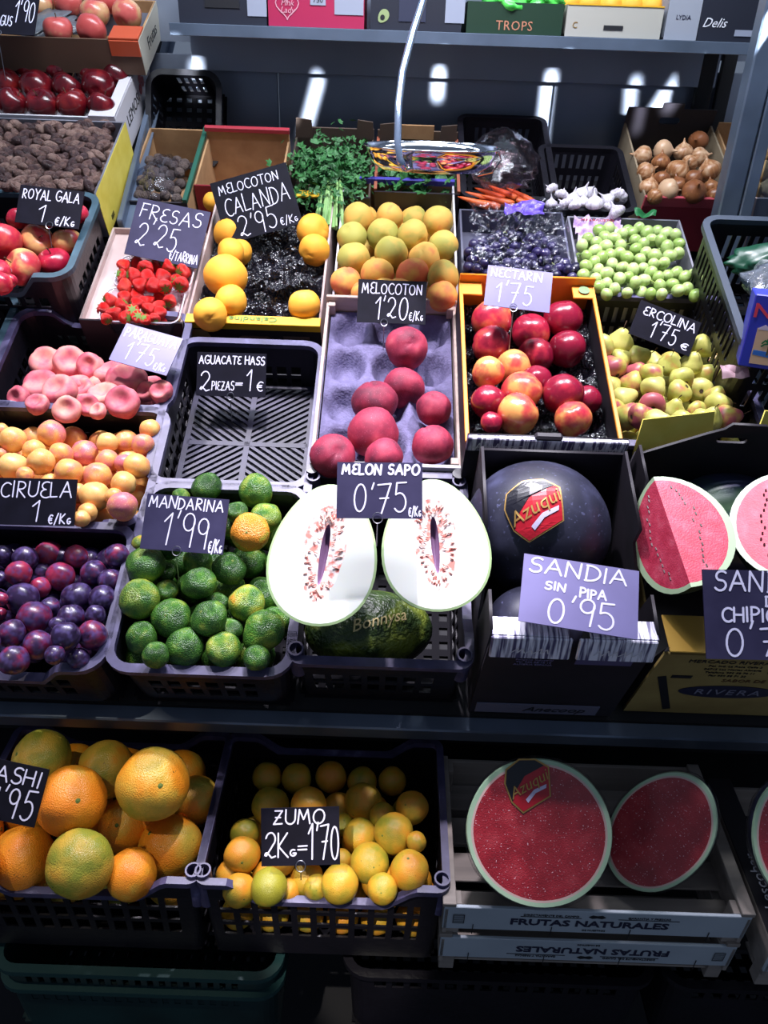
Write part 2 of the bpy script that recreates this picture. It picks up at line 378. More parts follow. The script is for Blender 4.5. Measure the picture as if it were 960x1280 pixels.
kind('nectarine', [ball(sz=.96, cav=.13, cw=.28, groove=.055, sd=s, lump=.03, tip=.03) for s in range(3)],
     mat('nectarine_skin', stops=[(.34, '#861430'), (.5, '#bc2a40'), (.62, '#d85a48'), (.76, '#eda25a')], scale=.95, ripe=.8, rough=.25, coat=.3, specks=('#d05a50', 30, .72)))
def donut(sd):
    def f(t, p):
        s, c = sin(p), cos(p); x, y, z = s * cos(t), s * sin(t), c
        k = 1 + .05 * nz(x, y, z, 1.5, sd) * 2; d = (t + pi) % (2 * pi) - pi; k -= .07 * exp(-(d / .2) ** 2)
        rr = abs(s) ** .75; zz = (.68 * abs(c) ** .8 * (1 if c > 0 else -1)) - .46 * exp(-(s / .42) ** 2) * (1 if c > 0 else -1)
        return rr * cos(t) * k, rr * sin(t) * k, zz * k
    return rev(f, 28, 22)
kind('flat_peach', [donut(s) for s in range(3)],
     mat('flat_peach_skin', stops=[(.3, '#b4445a'), (.48, '#cc6c74'), (.75, '#de9c88')], scale=1.2, detail=5, ripe=.5, rough=.75, sheen=.1), [('stem_scar', disc(.1, .14), mat('stem_scar', '#8a3a40', .8))])
pear_tab = [(1.18, .07), (1.13, .2), (1.02, .34), (.85, .45), (.62, .56), (.38, .7), (.1, .87), (-.2, .98), (-.5, .95), (-.75, .75), (-.88, .45), (-.88, .2), (-.82, .05)]
kind('pear', [profile([((z if z < 0 else z * (.82 + .08 * s)), r * 1.04) for z, r in pear_tab], sd=s, bend=.06 * s, nu=22) for s in range(3)],
     mat('pear_skin', stops=[(.28, '#a8505a'), (.38, '#b89050'), (.5, '#b4b458'), (.7, '#ccc470')], scale=.8, ripe=.6, rough=.42, specks=('#7a7a2a', 34, .7)),
     [('stem', stem_mesh(.55, .05, .5, .95), stem_mat), ('calyx', disc(.16, -.905), mat('pear_calyx', '#3a2a1c', .9))])
onion_tab = [(1.35, .05), (1.2, .09), (1.02, .13), (.88, .26), (.72, .52), (.5, .78), (.22, .96), (-.05, 1.0), (-.35, .92), (-.6, .7), (-.78, .4), (-.84, .15)]
kind('onion', [profile([(z, r) for z, r in onion_tab], sd=s, lobes=16, lobe=.02, nu=32, lump=.04) for s in range(3)],
     mat('onion_skin', stops=[(.3, '#7c4a2c'), (.5, '#a06c44'), (.72, '#c4a080')], scale=1.2, ripe=.8, rough=.35, stretch=(3, 3, .4)), [('root_tuft', tube([(0, 0, -.8), (.05, 0, -.95)], [.14, .05], 7), mat('root', '#7a6a50', .9))])
kind('potato', [ball(1, .8, .75, sd=s, lump=.12, ls=1.1) for s in range(3)], mat('potato_skin', stops=[(.3, '#9a7a50'), (.7, '#c0a070')], scale=2, rough=.7, bump=.2))
garlic_tab = [(1.55, .04), (1.3, .09), (1.05, .13), (.8, .22), (.55, .5), (.25, .85), (-.1, 1.0), (-.4, .95), (-.62, .7), (-.7, .35), (-.68, .1)]
kind('garlic_bulb', [profile(garlic_tab, sd=s, lobes=9, lobe=.12, nu=36, lump=.04, bend=.1) for s in range(3)],
     mat('garlic_skin', stops=[(.3, '#a89cac'), (.6, '#dcd6de')], scale=2, rough=.55, stretch=(3, 3, .5)), [('roots', disc(.3, -.74, bulge=-.03), mat('garlic_root', '#6a5a4a', .9))])
def date_m(sd):
    def f(t, p):
        s, c = sin(p), cos(p); x, y, z = s * cos(t), s * sin(t), c
        k = 1 + .08 * nz(cos(t) * 1.2, sin(t) * 1.2, z * .4, 2.2, sd) + .025 * sin(t * 7 + 3 * z + sd)
        return x * .98 * k, y * .85 * k, z * 1.6
    return rev(f, 16, 10)
kind('date', [date_m(s) for s in range(4)], mat('date_skin', stops=[(.3, '#3a2628'), (.55, '#624640'), (.8, '#8a6e64')], scale=1.5, rnd=.6, rough=.35, bump=.5, bscale=5))
def berry(sd):
    def f(t, p):
        s, c = sin(p), cos(p); r = abs(s) ** .8 * (1 + .28 * c); k = 1 + .05 * nz(s * cos(t), s * sin(t), c, 1.5, sd) * 2 + .018 * sin(t * 11) * sin(p * 12)
        return r * cos(t) * k, r * sin(t) * k, c * 1.15 if c < 0 else c * .72
    return rev(f, 22, 14)
kind('strawberry', [berry(s) for s in range(3)], mat('strawberry_skin', stops=[(.3, '#b80d10'), (.6, '#d41a18'), (.85, '#e8482e')], scale=1.3, rough=.3, rnd=.3, bump=.5, bscale=12, specks=('#e8a040', 16, .73)),
     [('calyx', star(.95, .76, 7), mat('strawberry_calyx', '#5a7a2c', .7))])
kind('green_grape', [ball(.93, .93, 1.08, sd=s, lump=.01, nu=14, nv=9) for s in range(2)], mat('green_grape_skin', stops=[(.3, '#8aa656'), (.7, '#b8cc88')], scale=1, rough=.25, rnd=.4, sss=.15))
kind('black_grape', [ball(.95, .95, 1.05, sd=s, lump=.01, nu=14, nv=9) for s in range(2)], mat('black_grape_skin', stops=[(.3, '#15122c'), (.7, '#2e2650')], scale=1.2, rough=.35, rnd=.4))
def rot_rand(r, tilt, base=None):
    q = Matrix.Rotation(r.uniform(0, 2 * pi), 3, 'Z'); ax = Vector((r.uniform(-1, 1), r.uniform(-1, 1), 0)).normalized()
    return Matrix.Rotation(r.uniform(0, tilt), 3, ax) @ q
def put(key, name, loc, rad_, R, label=None, cat=None, group=None, alpha=.5, seed=0, kids=True, parent=None, only=None):
    me = K[key][0][seed % len(K[key][0])]
    o = bpy.data.objects.new(name, me); COL.objects.link(o)
    o.matrix_world = Matrix.Translation(loc) @ R.to_4x4() @ Matrix.Diagonal((rad_, rad_, rad_, 1)); o.color = (1, 1, 1, alpha)
    if kids:
        for nm, cm in K[key][1]:
            if only is not None and nm not in only: continue
            c = bpy.data.objects.new(nm, cm); COL.objects.link(c); c.parent = o
    tag(o, label, cat, group); return o
def orient(d, roll=0):
    return Vector(d).normalized().to_track_quat('Z', 'Y').to_matrix() @ Matrix.Rotation(roll, 3, 'Z')
def add_sticker(o, d, r, m, name='sticker', n=10, sx=1):
    me = disc(r, 1.0, n, .004)
    for v in me.vertices: v.co.x *= sx; v.co = v.co.normalized() * 1.012 * (.97)
    me.materials.append(m); c = bpy.data.objects.new(name, me); COL.objects.link(c); c.parent = o; c.matrix_local = orient(d).to_4x4()
    return c
def solve(pts, crop, P0, n, dmax=.06, it=80, fwd=None, k=.95):
    fwd = dmax if fwd is None else fwd
    """put each fruit on its line of sight at the depth of its pile, then push overlapping ones apart in depth"""
    ox, oy, s = crop; L = []
    for p in pts:
        px, py, pr = ox + p[0] / s, oy + p[1] / s, p[2] / s
        d = ray(px, py); z0 = (P0 - CAMP).dot(n) / d.dot(n); L.append([d, z0, z0, pr / F, py])
    order = sorted(range(len(L)), key=lambda i: L[i][4] + (pts[i][3] if len(pts[i]) > 3 else 0) / s)
    rank = {i: r for r, i in enumerate(order)}
    for _ in range(it):
        moved = False
        for a in range(len(L)):
            for b in range(a):
                A_, B_ = L[a], L[b]; ca = A_[0] * A_[1]; cb = B_[0] * B_[1]; need = (A_[3] * A_[1] + B_[3] * B_[1]) * k
                dd = (ca - cb).length
                if dd < need:
                    f, g = (A_, B_) if rank[a] > rank[b] else (B_, A_); st = (need - dd) * .5 / f[0].length
                    f[1] = max(f[1] - st, f[2] - fwd); g[1] = min(g[1] + st, g[2] + dmax * 1.3); moved = True
        if not moved: break
    return [(CAMP + l[0] * l[1], l[3] * l[1]) for l in L]
def rows(pts, crop):
    """assign (column, row from the front) to every entry"""
    s = crop[2]; idx = sorted(range(len(pts)), key=lambda i: -pts[i][1]); mr = sorted(p[2] for p in pts)[len(pts) // 2]
    out = {}; row = []; rws = []
    for i in idx:
        if row and pts[row[0]][1] - pts[i][1] > mr * 1.1: rws.append(row); row = []
        row.append(i)
    if row: rws.append(row)
    for r, rw in enumerate(rws):
        for c, i in enumerate(sorted(rw, key=lambda i: pts[i][0])): out[i] = (c + 1, r + 1, len(rw))
    return out
def pile(key, name, cat, desc, where, pts, crop, w=0, plane=None, tilt=.9, dmax=.05, alph=(.3, .7), adj=None, ofn=None, only=None, k=.95, after=None, fwd=None):
    P0, n = plane if plane else (OO + ew * w, ew)
    if plane is None: pass
    res = solve(pts, crop, P0, n, dmax, k=k, fwd=fwd); rw = rows(pts, crop); objs = []
    for i, (c, r_) in enumerate(res):
        q = rng(name, where, i); col, row, tot = rw[i]; a = pts[i][4] if len(pts[i]) > 4 and pts[i][4] is not None else q.uniform(*alph)
        d = adj(a) if adj else desc
        lab = f'{d}, {ORD[col]} from left, {ORD[row]} row from front, {where}' if tot > 1 else f'{d}, alone in the {ORD[row]} row from front, {where}'
        R = ofn(i, pts[i], q) if ofn else rot_rand(q, tilt)
        objs.append(put(key, name, c, r_, R, lab, cat, f'{name.replace("_", " ")}s {where}', a, q.randrange(9), only=only))
        if after: after(objs[-1], i, q)
    return objs
def under(key, name, cat, label, group, u0, u1, v0, v1, w, r, nx, ny, a=.4, M=None):
    for j in range(ny):
        for i in range(nx):
            q = rng(name, i, j, u0); u = u0 + (u1 - u0) * (i + .5 + (j % 2 - .5) * .4) / nx + q.uniform(-.004, .004); v = v0 + (v1 - v0) * (j + .5) / ny + q.uniform(-.004, .004)
            P = S(u, v, w + q.uniform(-.006, .006)) if M is None else M @ Vector((u, v, w + q.uniform(-.006, .006)))
            put(key, name, P, r * q.uniform(.92, 1.05), rot_rand(q, 2.5), f'{label}, {ORD[i + 1]} from left in {ORD[j + 1]} row', cat, group, a + q.uniform(-.1, .1), q.randrange(9), kids=False)
# ------------------------------------------------------------------ crates and boxes
black_plastic = mat('black_plastic', stops=[(.3, '#0d0c13'), (.7, '#15131c')], scale=8, rough=.38, rnd=0, bump=.05, bscale=60)
violet_rim = mat('violet_sheen_rim', stops=[(.3, '#383550'), (.6, '#4a4668'), (.75, '#6a668c')], scale=30, rough=.42, rnd=0)  # black plastic with its violet sheen under the lamps painted into the colour
teal_rim = mat('teal_plastic', stops=[(.3, '#2c4450'), (.7, '#3e5a68')], scale=20, rough=.45, rnd=0)
green_plastic = mat('dark_green_plastic', stops=[(.3, '#0c2224'), (.7, '#143436')], scale=8, rough=.45, rnd=0)
def perimeter(W, D, rc, step=.011):
    out = []
    def seg(x0, y0, x1, y1, side):
        L = math.hypot(x1 - x0, y1 - y0); n = max(1, round(L / step))
        for i in range(n): t = i / n; out.append((x0 + (x1 - x0) * t, y0 + (y1 - y0) * t, side, t, n, i))
    def arc(cx, cy, a0):
        for i in range(5): a = rad(a0 + 90 * i / 5); out.append((cx + rc * cos(a), cy + rc * sin(a), 'corner', 0, 1, 0))
    x, y = W / 2, D
    seg(-x + rc, 0, x - rc, 0, 'front'); arc(x - rc, rc, -90)
    seg(x, rc, x, y - rc, 'right'); arc(x - rc, y - rc, 0)
    seg(x - rc, y, -x + rc, y, 'back'); arc(-x + rc, y - rc, 90)
    seg(-x, y - rc, -x, rc, 'left'); arc(-x + rc, rc, 180)
    return out
def dipf(t, d):
    if d == 0: return 0
    a = .10; b = .22
    t = min(t, 1 - t)
    return -d * (0 if t < a else 1 if t > b else (t - a) / (b - a))
def crate(name, label, M, W, D, H=.18, dips=None, rc=.035, body=None, rim=None, pattern=3, bands=None, tubes=False, group=None, floor='grid', rimw=.013, hand=None, cat='crate', floor_z=None):
    body = body or black_plastic; rim = rim or violet_rim; dips = dips or {}
    rt = root(name, label, cat, M, group)
    P = perimeter(W, D, rc); n = len(P)
    bands = bands or [(-.80 * H, -.62 * H), (-.55 * H, -.40 * H)]
    zs = [-H, -H + .006]
    for a, b in bands: zs += [a, b]
    V = []; Fc = []; nz_ = len(zs) + 1; tops = []
    for (x, y, sd_, t, c, i) in P:
        top = dipf(t, dips.get(sd_, 0)); tops.append(top)
        for k in range(nz_):
            z = zs[k] if k < nz_ - 1 else top; f = 1 - .055 * (-z / H) * (.3 / max(W, .2)); V.append((x * f, D / 2 + (y - D / 2) * f, z))
    for j in range(n):
        jj = (j + 1) % n; sd_ = P[j][2]; i, c = P[j][5], P[j][4]
        for k in range(nz_ - 1):
            hole = sd_ != 'corner' and 1 <= i < c - 2 and (zs[k], zs[k + 1] if k + 1 < len(zs) else 0) in bands and (i % pattern)
            if hand and sd_ in hand and k == nz_ - 2: pass
            if not hole: Fc.append((j * nz_ + k, jj * nz_ + k, jj * nz_ + k + 1, j * nz_ + k + 1))
    wall = link('crate_wall', pmesh(V, Fc), body, rt)
    sm = wall.modifiers.new('s', 'SOLIDIFY'); sm.thickness = .0035; sm.offset = 0
    # rim ledge
    pr = [(-.003, -.011), (rimw, -.011), (rimw, .001), (-.003, .001)]; V = []; Fc = []
    for j, (x, y, sd_, t, c, i) in enumerate(P):
        a, b = P[j - 1], P[(j + 1) % n]; d = Vector((b[0] - a[0], b[1] - a[1], 0)).normalized(); nn = Vector((d.y, -d.x, 0))
        for (o_, z_) in pr: V.append(Vector((x, y, tops[j] + z_)) + nn * o_)
    for j in range(n):
        jj = (j + 1) % n
        for q in range(4): Fc.append((j * 4 + q, jj * 4 + q, jj * 4 + (q + 1) % 4, j * 4 + (q + 1) % 4))
    link('rim', pmesh(V, Fc), rim, rt)
    fz = -H + .003 if floor_z is None else floor_z
    w2, bars = W / 2 * .95, []
    if floor == 'diagonal':
        r_ = []; st = .017; x0, x1, y0, y1 = -w2 + .012, w2 - .012, .02, D - .02; cx, cy = 0, D * .5
        for (qx0, qx1, qy0, qy1, sg) in ((x0, cx, y0, cy, 1), (cx, x1, y0, cy, -1), (x0, cx, cy, y1, -1), (cx, x1, cy, y1, 1)):
            k = -1.0
            while k < 1.0:
                # line y = sg*x*0.8 + k clipped to the quadrant
                pts = []
                for i in range(81):
                    x = qx0 + (qx1 - qx0) * i / 80; y = (qy0 + qy1) / 2 + sg * .75 * (x - (qx0 + qx1) / 2) + k
                    if qy0 <= y <= qy1: pts.append((x, y))
                if len(pts) > 2: bars.append(bar((pts[0][0], pts[0][1], fz), (pts[-1][0], pts[-1][1], fz), .007, .006))
                k += st
        for (a, b) in (((x0, cy, fz), (x1, cy, fz)), ((cx, y0, fz), (cx, y1, fz)), ((x0, y0, fz), (x1, y0, fz)), ((x0, y1, fz), (x1, y1, fz)), ((x0, y0, fz), (x0, y1, fz)), ((x1, y0, fz), (x1, y1, fz))): bars.append(bar(a, b, .012, .008))
        link('crate_floor', boxes(bars), mat('lattice_plastic', stops=[(.3, '#262434'), (.7, '#34314a')], scale=20, rough=.5, rnd=0), rt, kind='stuff')
    else:
        nx = int(W / .03)
        for i in range(nx + 1): x = -w2 + 2 * w2 * i / nx; bars.append(bar((x, .012, fz), (x, D - .012, fz), .014, .005))
        ny = int(D / .03)
        for i in range(ny + 1): y = .012 + (D - .024) * i / ny; bars.append(bar((-w2, y, fz), (w2, y, fz), .014, .004))
        link('crate_floor', boxes(bars), body if body is not black_plastic else mat('dull_black_plastic', '#0d0c12', .8, spec=.15), rt, kind='stuff')
    if tubes:
        for sx in (-1, 1):
            for sy in (0, 1):
                if tubes == 'front' and sy: continue
                cx, cy = sx * (W / 2 - .004), .012 if sy == 0 else D - .012
                me = tube([(cx, cy, .006), (cx, cy, .004)], .012, 16, cap=False)
                V = []; Fc = []
                for i in range(16):
                    a = 2 * pi * i / 16
                    for (rr, zz) in ((.0135, -.08), (.0135, .008), (.0105, .008), (.0105, -.08)): V.append((cx + rr * cos(a), cy + rr * sin(a), zz))
                for i in range(16):
                    for q in range(3): Fc.append((i * 4 + q, ((i + 1) % 16) * 4 + q, ((i + 1) % 16) * 4 + q + 1, i * 4 + q + 1))
                link('corner_tube', pmesh(V, Fc), rim, rt)
    return rt
def slope_crate(name, label, u0, u1, v0, v1, w=0, **kw):
    return crate(name, label, TS((u0 + u1) / 2, v0, w), u1 - u0, v1 - v0, **kw)
def upright(y): return T3((0, y, 0)) @ R3(pi / 2, 'X')       # local XY panel stands up facing -y
def sidewall(x): return T3((x, 0, 0)) @ R3(pi / 2, 'Z') @ R3(pi / 2, 'X')   # local X -> +y, Y -> z
def carton(name, label, M, W, D, H, out, inn=None, front=None, back=None, side=0, t=.005, cat='box', group=None, hole_back=False, hole_front=False, fm=None, bm_=None, sideh=None, floor_z=None):
    """cardboard tray: rim at local z=0. front/back: outlines (x,z) or height offset"""
    rt = root(name, label, cat, M, group); w = W / 2
    def rect(x0, x1, top): return [(x0, -H), (x1, -H), (x1, top), (x0, top)]
    fo = front if isinstance(front, list) else rect(-w, w, front or 0); bo = back if isinstance(back, list) else rect(-w, w, back or 0)
    link('front_panel', shape(fo, [slot(*hole_front)] if hole_front else [], t), fm or out, rt, upright(t / 2))
    link('back_panel', shape(bo, [slot(*hole_back)] if hole_back else [], t), bm_ or inn or out, rt, upright(D - t / 2))
    so = sideh or [(t, -H), (D - t, -H), (D - t, side), (t, side)]
    for x in (-w + t / 2, w - t / 2): link('side_panel', shape(so, [], t), inn or out, rt, sidewall(x))
    fz = -H if floor_z is None else floor_z
    link('floor_panel', boxes([(0, D / 2, fz + t / 2, W - 2 * t, D - 2 * t, t)]), inn or out, rt)
    return rt
pin_mat = mat('steel_wire', '#a8a8b0', .3, 1)
chalk = mat('chalk_paint', '#d9d6f2', .7)
chalk_blue = mat('bluish_chalk', '#a9a8e0', .7)
boards = {'dark': mat('sign_dark', stops=[(.3, '#0e0d18'), (.7, '#141320')], scale=30, rough=.6, rnd=0, spec=.12),
          'violet': mat('sign_violet_glare', stops=[(.3, '#69638e'), (.7, '#7670a0')], scale=12, rough=.4, rnd=0, spec=.6),  # black board with reflected glare painted into its colour
          'mid': mat('sign_faint_glare', stops=[(.3, '#2c2944'), (.7, '#383552')], scale=20, rough=.5, rnd=0, spec=.2)}  # same black board, fainter glare painted into its colour
def sign(name_text, corners, zc, elev, lines, look='dark', th=.0024, pin=None, label=None, az=0, ink=None, dz=0):
    """corners TL,TR,BR,BL in photo pixels, the board plane tilted back by elev degrees, zc metres along the axis"""
    n = Vector((sin(rad(az)) * cos(rad(elev)), -cos(rad(az)) * cos(rad(elev)), sin(rad(elev))))
    cx = sum(c[0] for c in corners) / 4; cy = sum(c[1] for c in corners) / 4; P0 = atz(cx, cy, zc) if zc > .8 else at(cx, cy, zc)
    Q = [hit(c[0], c[1], P0, n) for c in corners]
    X = ((Q[1] - Q[0]) + (Q[2] - Q[3])) / 2; Y = ((Q[0] - Q[3]) + (Q[1] - Q[2])) / 2; w = X.length; X.normalize(); Y -= X * Y.dot(X); h = Y.length; Y.normalize()
    n = X.cross(Y); P = sum(Q, Vector()) / 4
    M = Matrix.Translation(P) @ Matrix((X, Y, n)).transposed().to_4x4()
    rt = root('price_sign', label or f'{look} chalkboard price sign reading {name_text}', 'sign', M, 'handwritten price signs')
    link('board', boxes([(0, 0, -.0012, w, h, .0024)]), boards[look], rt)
    for k, ln in enumerate(lines):
        s, x, y, ww, hh = ln[:5]; tk = ln[5] if len(ln) > 5 else th
        pl = handwrite(s, (x - .5) * w, (y - .5) * h, ww * w, hh * h, seed=k)
        link('chalk_writing', strokes_mesh(pl, tk), ink or chalk, rt)
    if pin:   # ring clip and wire: x position, length down
        px, dl = pin; V = [((px - .5) * w + .0075 * cos(2 * pi * i / 16), -h / 2 + .0075 * sin(2 * pi * i / 16) * 1.1, .003) for i in range(16)]
        link('ring', tube(V, .0008, 5, closed=True), pin_mat, rt)
        dn = M.inverted().to_3x3() @ Vector((0, -.02, -1)); b = Vector(((px - .5) * w, -h / 2 - .008, .002)); link('wire', tube([b, b + dn.normalized() * dl], .0009, 5), pin_mat, rt)
    return rt
for px, py, hp, wp, ti, e_ in STREAKS:
    T_ = aty(px, py, 2.64); src = T_ + Vector((0, -.72, .16)); o = area(src, T_, e_, wp * .0021, hp * .0018, (.85, .92, 1)); o.data.spread = rad(4)
    o.rotation_euler = (Matrix.Rotation(0, 3, 'X') @ (T_ - src).to_track_quat('-Z', 'Y').to_matrix() @ Matrix.Rotation(rad(ti), 3, 'Z')).to_euler()
# ================================================================== SETTING
def struct(name, me, m, M=None):
    return tag(link(name, me, m, None, M), kind='structure')
steel_wall = mat('satin_steel_wall', stops=[(.3, '#6d7484'), (.7, '#848b9b')], scale=2.5, rough=.34, metal=.35, rnd=0, bump=.02, bscale=3)
dark_floor = mat('dark_floor', stops=[(.3, '#121216'), (.7, '#1b1b22')], scale=4, rough=.7, rnd=0)
frame_steel = mat('painted_steel', stops=[(.3, '#5a6678'), (.7, '#748298')], scale=6, rough=.35, metal=.5, rnd=0)
dark_metal = mat('dark_metal', stops=[(.3, '#0e0f14'), (.7, '#15161c')], scale=12, rough=.75, metal=0, rnd=0)
YW = 2.66
struct('floor', boxes([(0, 1.4, -.52, 5, 4.4, .04)]), dark_floor)
for i in range(5):   # steel wall panels
    x0 = -2.0 + i * .82
    struct('wall_back' if i == 0 else f'wall_back_panel', boxes([(x0 + .41, YW + .02, .78, .816, .03, 1.62)], .002), steel_wall)
struct('wall_back_upper', boxes([(0, YW + .02, 2.2, 4.2, .03, 1.16)]), steel_wall)
# shelf with six cartons
sx0 = aty(212, 30, 2.4).x; sx1 = aty(944, 45, 2.4).x; sxc, sxw = (sx0 + sx1) / 2, sx1 - sx0
rs = root('wall_shelf', 'long grey steel shelf on the back wall carrying fruit cartons', 'shelf', T3((0, 2.40, 1.66)))
link('shelf_board', boxes([(sxc, .13, -.006, sxw, .27, .012)], .001), frame_steel, rs)
link('shelf_lip', boxes([(sxc, -.004, -.014, sxw, .008, .028)], .001), frame_steel, rs)
link('shelf_fascia', boxes([(sxc, .22, -.06, sxw, .006, .1)], .001), steel_wall, rs)
# display rack
rr = root('display_rack', 'dark sloping steel display rack carrying all the fruit crates', 'rack', TS(0, 0, 0))
link('sloping_deck', boxes([(0, .85, -.2, 2.6, 1.74, .02)]), dark_metal, rr)
link('front_beam', boxes([(0, -.03, -.215, 2.6, .035, .05)], .003), frame_steel, rr)
link('deck_skirt', boxes([(0, -.012, -.29, 2.6, .006, .12)], 0), dark_metal, rr)
lb = root('lower_back_panel', 'dark recessed panel behind the lower crates', 'panel', T3((0, 1.42, .2)))
link('panel', boxes([(0, 0, 0, 2.6, .01, .9)]), dark_metal, lb)
# right upright post
rp = root('steel_upright', 'tall bluish steel upright at the right beside the onion box', 'post', T3((.835, 2.1, 0)))
link('post', boxes([(-.008, 0, 1.3, .05, .05, 1.9)], .004), frame_steel, rp)
link('post_lip', boxes([(.035, -.01, 1.3, .03, .03, 1.9)], .003), frame_steel, rp)
link('side_glass', boxes([(.055, -.3, 1.3, .004, .55, 1.5)]), film('side_glass', '#c8d4e0', .1, .1, 0), rp)
pw = root('wall_post', 'dark vertical channel on the back wall behind the onions', 'post', T3((.93, YW - .03, 1.45)))
link('channel', boxes([(-.04, 0, 0, .045, .03, .9), (.02, .005, 0, .04, .02, .9)], .003), dark_metal, pw)

# ================================================================== FRONT ROW
top = 0
kraft = mat('kraft_board', stops=[(.3, '#9a7450'), (.7, '#b08a62')], scale=20, rough=.8, rnd=0)
kraft_pink = mat('pale_board', stops=[(.3, '#b8a09c'), (.7, '#c8b2ae')], scale=20, rough=.8, rnd=0)
white_board = mat('white_board', '#c8c4cc', .6)
black_board = mat('black_board', stops=[(.3, '#17131a'), (.7, '#221c26')], scale=12, rough=.6, rnd=0)
yellow_board = mat('yellow_board', '#d8a41c', .55)
light_yellow = mat('light_yellow_board', stops=[(.3, '#d2bf48'), (.7, '#e0d060')], scale=20, rough=.6, rnd=0)
ochre_board = mat('ochre_board', stops=[(.3, '#8a7440'), (.7, '#a08a50')], scale=14, rough=.7, rnd=0)
gold_flap = mat('gold_flap', '#c89c40', .6)
blue_board = mat('violet_blue_board', '#3a3590', .5)
orange_board = mat('orange_board', '#dc861c', .5)
red_board = mat('red_board', '#9c2a38', .55)
ink = mat('black_ink', '#101018', .6); whiteink = mat('white_ink', '#d8d8e2', .6); redink = mat('red_ink', '#b0202a', .5)
green_ink = mat('green_ink', '#5a7a2a', .6); goldink = mat('gold_ink', '#a8864a', .4, .5)
def foil_mat():
    m = mat('striped_foil', '#a9a4c8', .3, .15); nt = m.node_tree; N = nt.nodes; L = nt.links; b = N['Principled BSDF']
    tc = N.new('ShaderNodeTexCoord'); w = N.new('ShaderNodeTexNoise'); mp = N.new('ShaderNodeMapping'); mp.inputs['Scale'].default_value = (170, 12, 12)
    L.new(tc.outputs['Object'], mp.inputs[0]); L.new(mp.outputs[0], w.inputs[0]); w.inputs['Scale'].default_value = 1; w.inputs['Detail'].default_value = 3
    r = N.new('ShaderNodeValToRGB'); r.color_ramp.elements[0].position = .42; r.color_ramp.elements[0].color = srgb('#5a5478'); r.color_ramp.elements[1].position = .56; r.color_ramp.elements[1].color = srgb('#f4f2ff')
    L.new(w.outputs['Fac'], r.inputs[0]); L.new(r.outputs[0], b.inputs['Base Color']); return m
foil = foil_mat()
# --- crates
slope_crate('plastic_crate', 'black plastic crate of dark plums at the front left, front rim cut low', -.83, -.462, -.025, .245, H=.17, dips={'front': .045}, group='black plastic crates')
slope_crate('plastic_crate', 'black plastic crate with rounded violet-grey rim full of green mandarins', -.445, -.152, -.022, .345, H=.17, group='black plastic crates')
slope_crate('plastic_crate', 'black plastic crate with ring corners under the two cut melons', -.143, .147, .003, .39, H=.19, rc=.014, tubes=True, dips={'right': .02, 'left': .02}, group='black plastic crates')
slope_crate('plastic_crate', 'black plastic crate of yellow and pink plums behind the CIRUELA sign', -.83, -.452, .262, .535, H=.17, dips={'front': .05}, group='black plastic crates')
slope_crate('plastic_crate', 'nearly empty black crate with latticed floor behind the AGUACATE HASS sign', -.457, -.152, .362, .745, H=.16, floor='diagonal', floor_z=-.12, group='black plastic crates')
slope_crate('plastic_crate', 'black plastic crate of flat peaches with dipped front and back rims', -.835, -.457, .548, .825, H=.17, dips={'front': .045, 'back': .045}, group='black plastic crates')
slope_crate('plastic_crate', 'black plastic crate of yellow-green pears behind the ERCOLINA sign', .455, .775, .5, .945, H=.17, rc=.02, tubes=True, bands=[(-.13, -.085), (-.075, -.03)], pattern=2, group='black plastic crates')
slope_crate('plastic_crate', 'black crate cut by the left edge of the view, grey-blue rim', -1.25, -.86, .58, .87, H=.17, dips={'front': .045}, rim=teal_rim, group='black plastic crates')

# --- plum pile etc.
C_pl = (0, 500, 3.2)
pile('dark_plum', 'dark_plum', 'plum', 'dark plum', 'crate of dark plums', [
 (10,620,42,0,.2),(100,635,50,0,.35),(195,620,57,0,.85),(303,625,48,0,.8),(468,622,48,0,.45),(75,693,52,0,.75),(243,705,58,0,.75),(375,690,52,0,.5),(440,720,48,0,.35),(160,750,42,0,.95),(90,795,65,0,.15),(310,790,62,0,.15),(410,795,55,0,.2),(200,830,42,0,.4),
 (0,715,32,0,.2),(5,795,28,0,.8),(135,870,68,0,.55),(285,870,55,0,.4),(0,855,26,0,1.4),(45,935,58,0,.45),(150,980,60,0,.55),(265,945,58,0,.15),(370,940,58,0,.6),(55,1040,60,0,.6),(315,1035,45,0,.3),(230,900,34,0,.3),(-60,650,52),(-70,740,55),(-65,860,60),(-60,970,60),(170,690,40,-40,.3),(380,860,42,-60,.3),(220,1020,40,-60,.3),(440,850,36,-60,.3)],
 C_pl, w=.0, adj=lambda a: 'red' if a > .7 else 'dark red-violet' if a > .4 else 'blue-black', tilt=2.5)
pile('orange_plum', 'yellow_plum', 'plum', 'yellow plum', 'behind CIRUELA sign', [
 (52,160,52),(207,135,56,0,.35),(135,200,45),(50,265,58,0,.8),(165,248,55,0,.7),(243,220,50),(340,215,54,0,.2),(430,170,42,0,.7),(505,165,48),(600,118,42),(572,178,45,0,.15),(430,245,48,0,.35),(548,265,54),(497,255,40,0,.2),(275,290,56,0,.4),(390,305,55,0,.4),(100,300,34),(495,335,52),(380,385,62,0,.6),(310,370,40),(455,385,35),(490,425,60,0,.25),(350,450,40),(325,475,35),(5,120,28),(0,215,24),(-70,180,50),(-60,280,50),(-60,380,50),(40,370,50),(140,390,50),(230,400,50),(320,300,36,-60),(200,330,40,-60)],
 C_pl, w=.0, adj=lambda a: 'orange-yellow' if a > .55 else 'pinkish' if a < .3 else 'pale yellow-pink', alph=(.35, .75), tilt=2.5)
def mand_R(i, p, q): return orient((q.uniform(-.5, .5), q.uniform(-1.0, .1), q.uniform(.3, 1)), q.uniform(0, 6))
